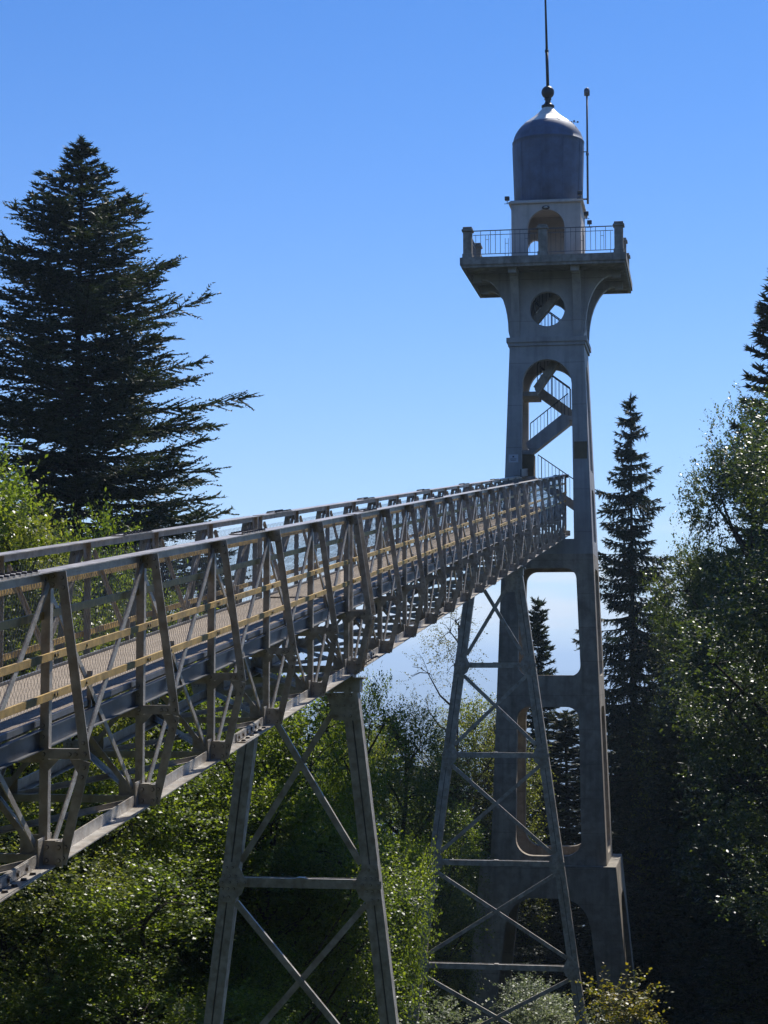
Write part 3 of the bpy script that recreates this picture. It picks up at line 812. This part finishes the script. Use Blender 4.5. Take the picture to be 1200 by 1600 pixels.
# antenna pole
ax_, ay_ = TX + 1.52, TY - .2
m = MB(); m.tube([(ax_, ay_, 17.510), (ax_, ay_, 21.794)], .042, 10, .036); m.tube([(ax_, ay_, 19.405), (ax_, ay_, 19.511)], .055, 10)
m.box(ax_ - .2, ax_, ay_ - .02, ay_ + .02, 17.669, 17.723); m.box(ax_ - .16, ax_, ay_ - .02, ay_ + .02, 19.532, 19.563)
ap = tput('antenna_pole', m.mesh('antenna_pole', 'galv', True))
m = MB(); m.lathe([(.03, 21.742), (.11, 21.752), (.115, 21.958), (.10, 21.968), (.10, 22.009), (.03, 22.051)], 16, ax_, ay_); obj('antenna_head', m.mesh('antenna_head', 'galv', True), ap)
m = MB(); x, y, z = TX + 1.02, TY - .2, 20.62
m.tube([(x - .05, y, z - .05), (x, y, z + .12)], .01, 5); m.tube([(x - .1, y, z + .12), (x + .14, y, z + .10)], .008, 5)
for a in (-.1, .14, 0): m.box(x + a - .03, x + a + .03, y - .02, y + .02, z + .08 + .04*(a == 0), z + .14 + .04*(a == 0))
tput('wind_sensor', m.mesh('wind_sensor', 'iron'))
for (x, y, z) in ((TX - 1.47, TY - 1.3, 17.55), (TX + 1.3, TY - 1.42, 17.62), (TX + 1.50, TY - .9, 16.95), (TX + 1.52, TY + .8, 17.0)):
    m = MB(); m.box(x - .09, x + .09, y - .10, y + .05, z - .06, z + .09); m.box(x - .015, x + .015, y - .01, y + .02, z - .18, z - .05)
    m.box(x - .12, x + .12, y - .01, y + .005, z - .19, z - .17)
    tput('floodlight', m.mesh('floodlight', 'iron', bevel=.015))
# stair inside the shaft
def flight(x0, z0, x1, z1, yc, wd, mt, th=.16, rail=1):
    m = MB(); n = max(3, int(abs(z1 - z0) / .17))
    a = Vector((x0, yc, z0)); b = Vector((x1, yc, z1))
    m.beam(a, b, wd, th, (0,1,0), (0,0,1))
    for i in range(n):
        t = (i + .5) / n; p = a.lerp(b, t)
        dx = abs(x1 - x0) / n
        m.box(p.x - dx/2, p.x + dx/2, yc - wd/2 + .01, yc + wd/2 - .01, p.z + th*.2, p.z + th/2 + .10)
    for s_ in (-1, 1):
        m.beam(a + Vector((0, s_*(wd/2 - .02), .07)), b + Vector((0, s_*(wd/2 - .02), .07)), .05, th + .12, (0,1,0), (0,0,1))
    fl = tput('stair_flight', m.mesh('stair_flight', mt))
    for s_ in ((-1, 1) if rail == 2 else (rail,)):
        m = MB(); ye = yc + s_*(wd/2 - .04)
        m.tube([(x0, ye, z0 + 1.08), (x1, ye, z1 + 1.08)], .022, 6)
        m.tube([(x0, ye, z0 + .22), (x1, ye, z1 + .22)], .014, 5)
        k = int(abs(x1 - x0) / .13)
        for i in range(k + 1):
            p = a.lerp(b, i / k)
            m.tube([(p.x, ye, p.z + (.1 if i % 5 == 0 else .22)), (p.x, ye, p.z + 1.08)], .009 if i % 5 else .016, 4)
        obj('handrail', m.mesh('handrail', 'iron'), fl)
def landing(x0, x1, z, y0=-.95, y1=.95, mt='conc_up'):
    m = MB(); m.box(TX + x0, TX + x1, TY + y0, TY + y1, z - .16, z); tput('stair_landing', m.mesh('stair_landing', mt))
YN, YB = TY - .62, TY + .62
flight(TX + .98, 5.80, TX - .50, 6.85, YB, .62, 'conc_up', .18, -1)
landing(-1.12, -.50, 6.98)
landing(-1.12, -.62, 7.98, -.95, .1)
flight(TX - .72, 7.98, TX + .72, 9.10, YN, .62, 'conc_up', .36, 1)
landing(.70, 1.08, 9.25)
flight(TX + .74, 9.42, TX - .40, 10.28, YB, .60, 'conc_low', .22, 2)
landing(-1.05, -.40, 10.20, mt='conc_low')
flight(TX - .45, 10.25, TX + .62, 11.75, YN + .1, .55, 'conc_low', .16, 1)
landing(.6, 1.0, 11.8)
flight(TX + .70, 11.85, TX - .62, 12.85, YB, .55, 'conc_low', .14, 2)
landing(-1.05, -.55, 12.85)
flight(TX - .5, 12.9, TX + .7, 14.3, YN + .2, .5, 'conc_low', .14, 1)
# mortar patches, wall plate
def plaque(u0, u1, z0, z1, wf, nm, mt, th=.012):
    m = MB(); f = facemap('front', wf, 0)
    c = [(u0,z0),(u1,z0),(u1,z1),(u0,z1)]
    m.add([f(u, z, -th) for u, z in c] + [f(u, z, -.001) for u, z in c], [(0,1,2,3),(4,7,6,5),(0,4,5,1),(1,5,6,2),(2,6,7,3),(3,7,4,0)])
    return tput(nm, m.mesh(nm, mt))
plaque(1.01, 1.50, 7.55, 8.20, wsh, 'mortar_patch', 'patch', .004)
sp = plaque(-1.44, -1.08, 7.45, 7.75, wsh, 'wall_plate', 'sign', .02)
f = facemap('front', wsh, 0)
m = MB(); p = f(-1.26, 7.66, -.022); m.box(p[0]-.03, p[0]+.03, p[1]-.004, p[1], p[2]-.02, p[2]+.03)
for i, w_ in enumerate((.12, .10)): p = f(-1.26, 7.58 - i*.05, -.024); m.box(p[0]-w_, p[0]+w_, p[1]-.004, p[1], p[2]-.008, p[2]+.008)
obj('plate_print', m.mesh('plate_print', 'print'), sp).location = (0,0,0)
m = MB(); m.box(TX - 1.16, TX - .55, TY - .93, TY - .2, 6.99, 7.81); tput('stair_parapet', m.mesh('stair_parapet', 'patch'))

# ------------------------------------------------------------------ vegetation
def frame_rand(n, rng):
    v = rng.normal(size=(n, 3)); return v / np.linalg.norm(v, axis=1)[:, None]
def norm(v): return v / np.maximum(1e-9, np.linalg.norm(v, axis=-1, keepdims=True))
ZU = np.array([0, 0, 1.0])

def conifer_mesh(seed, H, R, start, nwh, perwh, prof, droop, upturn, hang=0.0, gap=0.0, blade=.20, tw=.17, bw=.05, bushy=0.0):
    rng = np.random.default_rng(seed)
    TS, TD, TL = [], [], []
    br = MB()
    nb = 0
    for w in range(nwh):
        t = start + (1 - start) * (w + rng.uniform(-.3, .3)) / nwh
        t = min(max(t, start), .995)
        z = H * t
        zc_ = z
        n = perwh + rng.integers(-1, 2)
        a0 = rng.uniform(0, 6.28)
        for k in range(n):
            if rng.uniform() < gap: continue
            az = a0 + 6.283 * k / n + rng.uniform(-.35, .35)
            z = min(zc_ + rng.uniform(-.5, .5) * H * (1 - start) / nwh, H - .15)
            Lb = R * prof(t) * (rng.uniform(.62, 1.08) if rng.uniform() > .12 else rng.uniform(1.0, 1.2)) + .15
            el = droop(t) + rng.uniform(-.12, .12)
            h = np.array([math.cos(az), math.sin(az), 0])
            npt = max(4, int(Lb / tw))
            s = (np.arange(npt) + .5) / npt
            bend = upturn * rng.uniform(.6, 1.4)
            def pos(s): 
                s = np.asarray(s)[..., None]
                return np.array([0, 0, z]) + h * Lb * s + ZU * (Lb * (math.tan(el) * s + bend * s ** 2))
            pts = pos(s)
            nb += 1
            ss = np.linspace(0, 1, 4)
            br.tube([tuple(p) for p in pos(ss)], .012 + .014*Lb, 3, .004)
            perp = np.array([-h[1], h[0], 0])
            dirb = norm(h + ZU * (math.tan(el) + 2*bend*s)[:, None])
            tl = (.34 * Lb * (1 - s) ** .55 + .30 * (1 + bushy)) * rng.uniform(.5, 1.25, npt)
            tl = np.minimum(tl, 1.3) * min(1, (1 - t) * 9 + .3)
            keep = s > .10
            for sd in (-1, 1):
                d = norm(dirb * .75 + sd * perp * .75 + ZU * rng.normal(-.05, .18, npt)[:, None] - ZU * hang)
                TS.append(pts[keep]); TD.append(d[keep]); TL.append(tl[keep])
            TS.append(pts[-2:]); TD.append(dirb[-2:]); TL.append(np.full(2, .35))
            if hang:
                k2 = rng.uniform(size=npt) < .9
                d = norm(ZU * -1.0 + dirb * .25 + rng.normal(0, .12, (npt, 3)))
                TS.append(pts[k2]); TD.append(d[k2]); TL.append((tl * .7 + .15)[k2])
    # leader
    TS.append(np.array([[0, 0, H - .5], [0, 0, H - .25]])); TD.append(np.array([[0, 0, 1.], [.1, 0, 1.]])); TL.append(np.array([.6, .4]))
    TS = np.concatenate(TS); TD = np.concatenate(TD); TL = np.concatenate(TL)
    tris = []
    nj = 9
    for j in range(nj):
        f_ = (j + .3) / nj
        p = TS + TD * (TL * f_)[:, None]
        side = norm(np.cross(TD, ZU + 1e-3))
        for sd in (-1, 1):
            ln = blade * (1 - .5 * f_) * RNG.uniform(.6, 1.3, len(TS))
            act = TL > .10 * j
            d = norm(TD * .8 + side * sd * .75 + ZU * RNG.normal(.05, .35, len(TS))[:, None])
            wv = norm(np.cross(d, frame_rand(len(TS), rng))) * bw * .5
            q = np.stack([p - wv, p + wv, p + d * ln[:, None]], 1)
            tris.append(q[act])
    d = TD; wv = norm(np.cross(d, frame_rand(len(TS), rng))) * bw * .55
    tris.append(np.stack([TS - wv, TS + wv, TS + d * TL[:, None]], 1))
    A = np.concatenate(tris)
    return A, br

def trunk_mesh(H, r, name='trunk', mt='bark', lean=0.0, extra=None):
    m = MB(); rng = random.Random(int(H * 97))
    pts = []; n = 9
    b = len(m.v)
    for i in range(n + 1):
        t = i / n
        pts.append((lean*t*H + rng.uniform(-.03, .03)*r*3, rng.uniform(-.03, .03)*r*3, -1.5 + t * (H + 1.5)))
    for i in range(n):
        m.tube(pts[i:i+2], r * (1 - i/n*.93) * (1.25 if i == 0 else 1), 8, r * (1 - (i+1)/n*.93))
    if extra: m.v, m.f = m.v + extra.v, m.f + [tuple(len(m.v) + i for i in f) for f in extra.f]
    return m.mesh(name, mt, True)

def tree(name, loc, trunk, crown, label, cat, group=None, rz=0, sc=1.0, sz=None):
    r = empty(name, loc, label, cat, group)
    r.rotation_euler = (0, 0, rz); r.scale = (sc, sc, sz or sc)
    obj('trunk', trunk, r); obj('crown', crown, r)
    return r

def mk_conifer(seed, H, R, tr, lm, **k):
    A, br = conifer_mesh(seed, H, R, **k)
    crown = np_mesh('crown', A, 3, L[lm])
    return trunk_mesh(H, tr, extra=br), crown

# the big fir
H = 30.0
pf = at(127, 218, 60)
fir_base = Vector((pf.x, 60, pf.z - H))
tm, cm = mk_conifer(3, H, 5.3, .36, 'fir', bushy=.7, start=.30, nwh=66, perwh=7,
    prof=lambda t: max(.02, 1 - math.exp(-((1 - t) * 30 - .25) / 5.6)) * (1 + .10*math.sin(t*37) + .08*math.sin(t*83)), droop=lambda t: -.14 + .30 * t ** 4, upturn=.20, blade=.22, tw=.22, bw=.07)
tree('fir_tree', fir_base, tm, cm, 'huge dark fir with layered branches towering over the left side of the bridge', 'fir tree')

# drooping spruce right of the tower
ps = at(985, 615, 86); H = 30.0
tm, cm = mk_conifer(11, H, 2.5, .28, 'spruce', start=.12, nwh=72, perwh=7,
    prof=lambda t: max(.02, 1 - math.exp(-((1 - t) * 30 - .3) / 6.5)) * .95 * (1 + .22*math.sin(t*61) + .12*math.sin(t*23)), droop=lambda t: -.38 + .30 * t ** 4, upturn=.25, hang=.55, gap=.24, blade=.20, tw=.20, bw=.065)
tree('spruce_tree', (ps.x, 86, ps.z - H), tm, cm, 'slender drooping spruce standing alone against the sky just right of the tower', 'spruce tree')

# general conifers shared by the forest
CON = [mk_conifer(21, 22, 3.2, .26, 'fir', start=.10, nwh=50, perwh=7, prof=lambda t: (1-t)**.75*1.2, droop=lambda t: -.12 + .4*t**3, upturn=.12, blade=.30, tw=.34, bw=.085),
       mk_conifer(22, 24, 3.0, .26, 'spruce', start=.10, nwh=50, perwh=7, prof=lambda t: (1-t)**.7*1.15*(1-.2*math.sin(t*50)), droop=lambda t: -.25 + .4*t**3, upturn=.2, hang=.3, blade=.30, tw=.34, bw=.085)]

def blob_crown(seed, blobs, nleaf, size, twl=.55, per=9, elong=1.5, flat=.5, open_=0.0, pts_out=None):
    """leaves on twigs that leave the surface of irregular lumps"""
    rng = np.random.default_rng(seed)
    B = np.array(blobs, float)
    wt = B[:, 3] ** 2; wt /= wt.sum()
    nt_ = nleaf // per
    ib = rng.choice(len(B), nt_, p=wt)
    d = frame_rand(nt_, rng)
    lump = 1 + .22*np.sin(d[:, 0]*5 + ib) * np.cos(d[:, 1]*4 + ib*2) + .12*np.sin(d[:, 2]*9 + ib)
    rr = B[ib, 3] * (rng.uniform(.45, 1.0, nt_) ** .5) * lump
    st = B[ib, :3] + d * rr[:, None] * np.array([1, 1, .82])
    dr = norm(d * .8 + frame_rand(nt_, rng) * .6 + ZU * .15)
    nzv = np.sin(st[:, 0]*2.3 + 1) * np.sin(st[:, 1]*2.1 + 2) + np.sin(st[:, 2]*2.9 + st[:, 0]) * .8 + np.sin(st[:, 0]*5.1 + st[:, 2]*4.3) * .4
    kp = nzv > rng.normal(-.25, .35, nt_)
    st, dr, d, ib = st[kp], dr[kp], d[kp], ib[kp]; nt_ = len(st)
    tl = twl * rng.uniform(.35, 1.5, nt_)
    k = np.arange(per)
    f_ = (k + .6) / per
    p = st[:, None, :] + dr[:, None, :] * (tl[:, None] * f_)[..., None] - ZU * (.12 * tl[:, None] * f_ ** 2)[..., None]
    side = norm(np.cross(dr, ZU + 1e-3))
    sg = np.where(k % 2 == 0, 1, -1)
    ld = norm(dr[:, None, :] * .5 + side[:, None, :] * sg[None, :, None] * .9 + rng.normal(0, .35, (nt_, per, 3)))
    nn = norm(np.array([0, 0, 1.0]) + rng.normal(0, flat, (nt_, per, 3)) + d[:, None, :] * .35)
    w = norm(np.cross(nn, ld)); nn = np.cross(ld, w)
    s = size * rng.uniform(.75, 1.25, (nt_, 1, 1)) * rng.uniform(.5, 1.35, (nt_, per))[..., None]
    a = p; b_ = p + ld * s * .5 + w * s * .5 / elong * 1.0 + nn * s * .06; c = p + ld * s; e_ = p + ld * s * .5 - w * s * .5 / elong + nn * s * .06
    Q = np.stack([a, b_, c, e_], 2).reshape(-1, 4, 3)
    # twigs
    tw_w = norm(np.cross(dr, frame_rand(nt_, rng))) * .006
    s0 = st - dr * (tl * .5)[:, None]
    Tq = np.stack([s0 - tw_w * 1.5, s0 + tw_w * 1.5, st + dr * tl[:, None] + tw_w * .5, st + dr * tl[:, None] - tw_w * .5], 1)
    return Q, Tq, B

def mk_broad(seed, blobs, nleaf, size, lm, H, tr, bark='bark', **k):
    Q, Tq, B = blob_crown(seed, blobs, nleaf, size, **k)
    crown = np_mesh('crown', Q, 4, L[lm])
    rng = random.Random(seed)
    m = MB()
    top = max(b[2] for b in blobs)
    pts = [Vector((0, 0, -1.5))]
    n = 6
    for i in range(1, n + 1): pts.append(Vector((rng.uniform(-.2, .2), rng.uniform(-.2, .2), top * i / n)))
    m.tube(pts, tr, 8, tr * .15)
    for b in blobs:
        base = pts[0].lerp(pts[-1], 0); zz = max(.8, b[2] - math.hypot(b[0], b[1]) * rng.uniform(.7, 1.1))
        i = min(n - 1, int(zz / top * n)); base = pts[i].lerp(pts[min(i+1, n)], min(1, zz / top * n - i))
        c = Vector(b[:3]); mid = base.lerp(c, .5) + Vector((rng.uniform(-.2, .2), rng.uniform(-.2, .2), -.1*b[3]))
        m.tube([base, mid, c], tr * .32, 5, tr * .12)
        for q in range(5):
            dd = Vector((rng.gauss(0, 1), rng.gauss(0, 1), rng.gauss(.3, .8))).normalized() * b[3] * .85
            m.tube([c - dd * .1, c + dd * .5 + Vector((0, 0, .08)), c + dd], tr * .10, 3, .008)
    V = m; me = V.mesh('trunk', bark, False)
    # thin twigs added to the trunk mesh would cost little; keep them as part of crown wood
    return me, crown

def blobs_for(seed, rad, zc, hz, n, rmin, rmax):
    rng = random.Random(seed); out = []
    for i in range(n):
        a = rng.uniform(0, 6.28); u = rng.uniform(-1, 1); q = math.sqrt(max(0, 1 - u*u)) * rng.uniform(.55, 1.0)
        out.append((rad * q * math.cos(a), rad * q * math.sin(a), zc + hz * u, rng.uniform(rmin, rmax)))
    return out
BR = [mk_broad(31, blobs_for(1, 2.6, 7.5, 3.6, 26, .7, 1.35), 150000, .08, 'maple', 11, .18),
      mk_broad(32, blobs_for(2, 2.9, 7.0, 3.9, 28, .6, 1.30), 130000, .078, 'beech', 11, .20),
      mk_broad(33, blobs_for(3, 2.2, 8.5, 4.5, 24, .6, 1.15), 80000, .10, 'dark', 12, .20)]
def gzf(x, y): return float(gz(x, y))
def place_broad(i, px, py_top, Y, label, rz, sc=1.0, sz=None, cat='tree', group=None, top=11.6, name='broadleaf_tree'):
    p = at(px, py_top, Y); g = gzf(p.x, Y)
    s_z = sz or (p.z - g) / top
    return tree(name, (p.x, Y, g), BR[i][0], BR[i][1], label, cat, group, rz, sc, s_z)

tops = [12.0, 11.8, 13.6]
def pb(i, px, py, Y, label, rz, sc=1.0, **k): return place_broad(i, px, py, Y, label, rz, sc, top=tops[i], **k)
# left, behind the bridge
pb(0, -120, 640, 37, 'sunlit broadleaf tree at the left edge below the huge fir', .4, 1.1)
pb(0, 160, 775, 42, 'bright yellow green young tree rising just over the bridge rail under the fir', 2.1, .72, name='young_tree')
pb(1, 35, 790, 36, 'rounded green tree directly behind the left end of the bridge rail', 1.2, .85)
pb(0, 330, 960, 42, 'green tree seen through the railing beneath the lowest fir branches', 3.0, 1.0)
pb(1, 230, 915, 44, 'tree with small leaves behind the railing at the foot of the fir', 5.0, 1.0)
pb(0, 450, 1035, 40, 'lush green tree filling the gap left of the nearer trestle under the truss', 4.4, .9)
pb(0, 130, 1150, 36, 'leafy tree crown at the lower left beneath the first bridge panels', 5.4, 1.0)
pb(0, 300, 1150, 38, 'leafy tree crown directly left of the nearer trestle leg', .9, .95)
pb(1, 10, 1250, 33, 'shaded tree crown in the bottom left corner', 2.6, .9)
pb(0, 425, 1200, 37, 'tree crown framed between the two legs of the nearer trestle', 1.7, .7)
pb(0, 220, 1330, 33, 'low leafy crown at the bottom edge left of the nearer trestle', 3.9, .85)
pb(0, 572, 1040, 46, 'tall willowy green tree just right of the nearer trestle top', 3.6, .52, sz=None)
pb(1, 628, 1095, 63, 'broad green tree between the two trestles', .2, .8)
pb(0, 565, 1120, 66, 'low green tree behind the right leg of the nearer trestle', 4.0, .8)
pb(0, 655, 1230, 72, 'leafy tree low between the trestles behind the farther one', 1.1, .9)
pb(1, 745, 1085, 82, 'olive green tree behind the farther trestle against the tower pier', 2.0, 1.0)
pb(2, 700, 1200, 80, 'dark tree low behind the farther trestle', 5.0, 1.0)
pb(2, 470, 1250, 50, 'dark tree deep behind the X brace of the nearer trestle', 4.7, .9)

# open, fine branched tree left of the tower
tm, cm = mk_broad(41, blobs_for(9, 2.1, 11.0, 3.8, 22, .55, 1.0), 34000, .075, 'olive', 15, .16, 'bark_pale', twl=.9, per=14, elong=2.0, flat=.6)
p = at(712, 945, 80); tree('sparse_tree', (p.x, 80, gzf(p.x, 80)), tm, cm, 'thin open branched tree silhouetted on the haze left of the tower', 'tree', None, 0, 1.0, (p.z - gzf(p.x, 80)) / 15.3)

# little fir tip seen through the tower opening, dark firs behind the tower
def pc(i, px, py, Y, label, rz, sc=1.0, group=None, cat='fir tree', name='fir_tree'):
    p = at(px, py, Y); g = gzf(p.x, Y); Hh = (22, 24)[i]
    return tree(name, (p.x, Y, min(g, p.z - Hh*sc) if False else g), CON[i][0], CON[i][1], label, cat, group, rz, sc, (p.z - g) / Hh)
pc(0, 840, 935, 90, 'dark fir whose tip shows through the large opening in the tower', .5, .75)
pc(0, 885, 1110, 88, 'deep green fir filling the lower opening of the tower', 2.5, 1.35)
# right side
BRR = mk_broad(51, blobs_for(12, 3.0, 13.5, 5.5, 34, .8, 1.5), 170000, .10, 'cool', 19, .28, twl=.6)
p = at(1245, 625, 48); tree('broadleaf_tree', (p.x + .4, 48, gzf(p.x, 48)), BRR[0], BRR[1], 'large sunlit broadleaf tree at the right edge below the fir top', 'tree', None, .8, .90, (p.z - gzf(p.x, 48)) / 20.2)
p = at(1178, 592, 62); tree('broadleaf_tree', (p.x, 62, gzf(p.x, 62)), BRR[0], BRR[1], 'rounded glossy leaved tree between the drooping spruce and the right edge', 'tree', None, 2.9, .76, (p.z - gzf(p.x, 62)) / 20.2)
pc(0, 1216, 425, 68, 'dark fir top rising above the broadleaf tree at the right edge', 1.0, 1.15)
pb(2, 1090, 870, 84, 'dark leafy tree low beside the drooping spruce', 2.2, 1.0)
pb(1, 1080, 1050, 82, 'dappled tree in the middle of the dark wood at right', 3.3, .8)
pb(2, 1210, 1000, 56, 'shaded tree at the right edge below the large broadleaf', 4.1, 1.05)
G = 'dark firs crowded together in the shade right of the tower'
lab = 'dark fir standing in the deep shade of the wood right of the tower'
for (i, px, py, Y, rz, sc) in ((0,1040,900,100,.1,1.0),(1,1090,880,96,1.3,1.1),(0,1140,860,80,2.2,1.15),(1,1190,800,84,3.4,1.2),(0,1010,1090,84,4.0,.95),
                               (1,1060,1060,80,5.1,1.0),(0,1120,1010,72,.7,.9),(1,1195,980,64,1.9,1.0),(0,965,1120,98,2.9,1.1),(1,1010,1250,82,4.7,.8),(0,1120,1230,66,5.7,.75),(1,1200,1200,58,.3,.8),(0,1230,1050,56,2.4,1.0)):
    pc(i, px, py, Y, lab, rz, sc, G)
G2 = 'dark firs closing the wood behind the bridge and the tower'
lab2 = 'dark fir closing the background of the wood behind the bridge'
for (i, px, py, Y, rz, sc) in ((0,-20,700,72,.4,1.3),(1,60,740,78,1.4,1.2),(0,230,800,70,2.4,1.0),(1,330,850,76,3.1,1.0),(0,20,850,52,2.0,1.0),(1,120,900,56,3.0,1.0),(0,430,1040,70,.9,1.0),(1,520,1085,78,2.2,1.0),
                               (0,610,1120,84,3.9,1.0),(1,700,1160,92,4.4,1.0),(0,780,1130,84,5.5,1.0),(1,560,1180,92,.2,1.0),(0,660,1200,94,1.2,1.0),(1,760,1240,80,2.7,.9),(0,480,1200,60,3.3,.9),(1,850,1180,100,4.9,1.0),(0,920,1150,105,.6,1.0)):
    w = {-20: 'at the far left edge', 60: 'left of the huge fir trunk', 230: 'just right of the huge fir trunk', 330: 'under the right hand boughs of the huge fir', 20: 'low at the left edge behind the railing',
         120: 'behind the railing below the huge fir trunk', 430: 'behind the truss left of the nearer trestle', 520: 'directly behind the top of the nearer trestle'}.get(px)
    pc(i, px, py, Y, 'dark fir of the background wood ' + w if w else lab2, rz, sc, G2)

# unseen firs added behind and right of the camera to cut the sky fill
rb = random.Random(5)
for i in range(90):
    a = math.radians(rb.uniform(155, 385))
    d = rb.uniform(9, 34); x = d * math.cos(a) * 1.3 - 1; y = d * math.sin(a) - 3
    if abs(x) < 8 and y > -5: continue
    if -9 < x < -3 and y > -6: continue
    if i >= 70: x, y = rb.uniform(7, 20), rb.uniform(0, 42); x += .05 * y
    k = rb.choice([0, 1])
    tree('fir_tree', (x, y, gzf(x, y)), CON[k][0], CON[k][1], 'unseen fir added round the viewpoint to cut the sky light', 'fir tree', 'unseen firs added round the viewpoint', rb.uniform(0, 6.3), rb.uniform(.9, 1.25), rb.uniform(.8, 1.1))

# shrubs at the bottom edge
def shrub(px, py, Y, rad, h, n, size, lm, label, seed, name='shrub'):
    p = at(px, py, Y); g = gzf(p.x, Y)
    hh = p.z - g
    bl = [(random.Random(seed*7+i).uniform(-rad, rad), random.Random(seed*9+i).uniform(-rad, rad), hh - h*random.Random(seed*5+i).uniform(.15, 1), random.Random(seed+i).uniform(.35, .6)) for i in range(14)]
    tm, cm = mk_broad(seed, bl, n, size, lm, hh, .06)
    return tree(name, (p.x, Y, g), tm, cm, label, 'shrub')
shrub(860, 1545, 58, 1.3, 1.6, 16000, .09, 'pale', 'pale grey green shrub at the foot of the tower opening', 61)
shrub(975, 1540, 47, .5, .8, 2600, .10, 'autumn', 'small shrub turning yellow in front of the right foot of the tower', 62)
shrub(690, 1575, 56, .8, 1.2, 4000, .11, 'pale', 'pale leafy shrub at the foot of the farther trestle', 63)

# ------------------------------------------------------------------ haze
hz_ = MB(); hz_.box(-24000, 24000, -24000, 24000, -620, 75)
hm = bpy.data.materials.new('thin_air'); hm.use_nodes = True
n = hm.node_tree.nodes; n.remove(n['Principled BSDF'])
pv = n.new('ShaderNodeVolumePrincipled'); pv.inputs['Density'].default_value = 0.0002; pv.inputs['Color'].default_value = (.60, .79, 1.0, 1); pv.inputs['Anisotropy'].default_value = .35
hm.node_tree.links.new(pv.outputs[0], n['Material Output'].inputs['Volume'])
HAZE = True
if HAZE: obj('haze', hz_.mesh('haze', hm), kind='stuff')
bpy.context.view_layer.update()
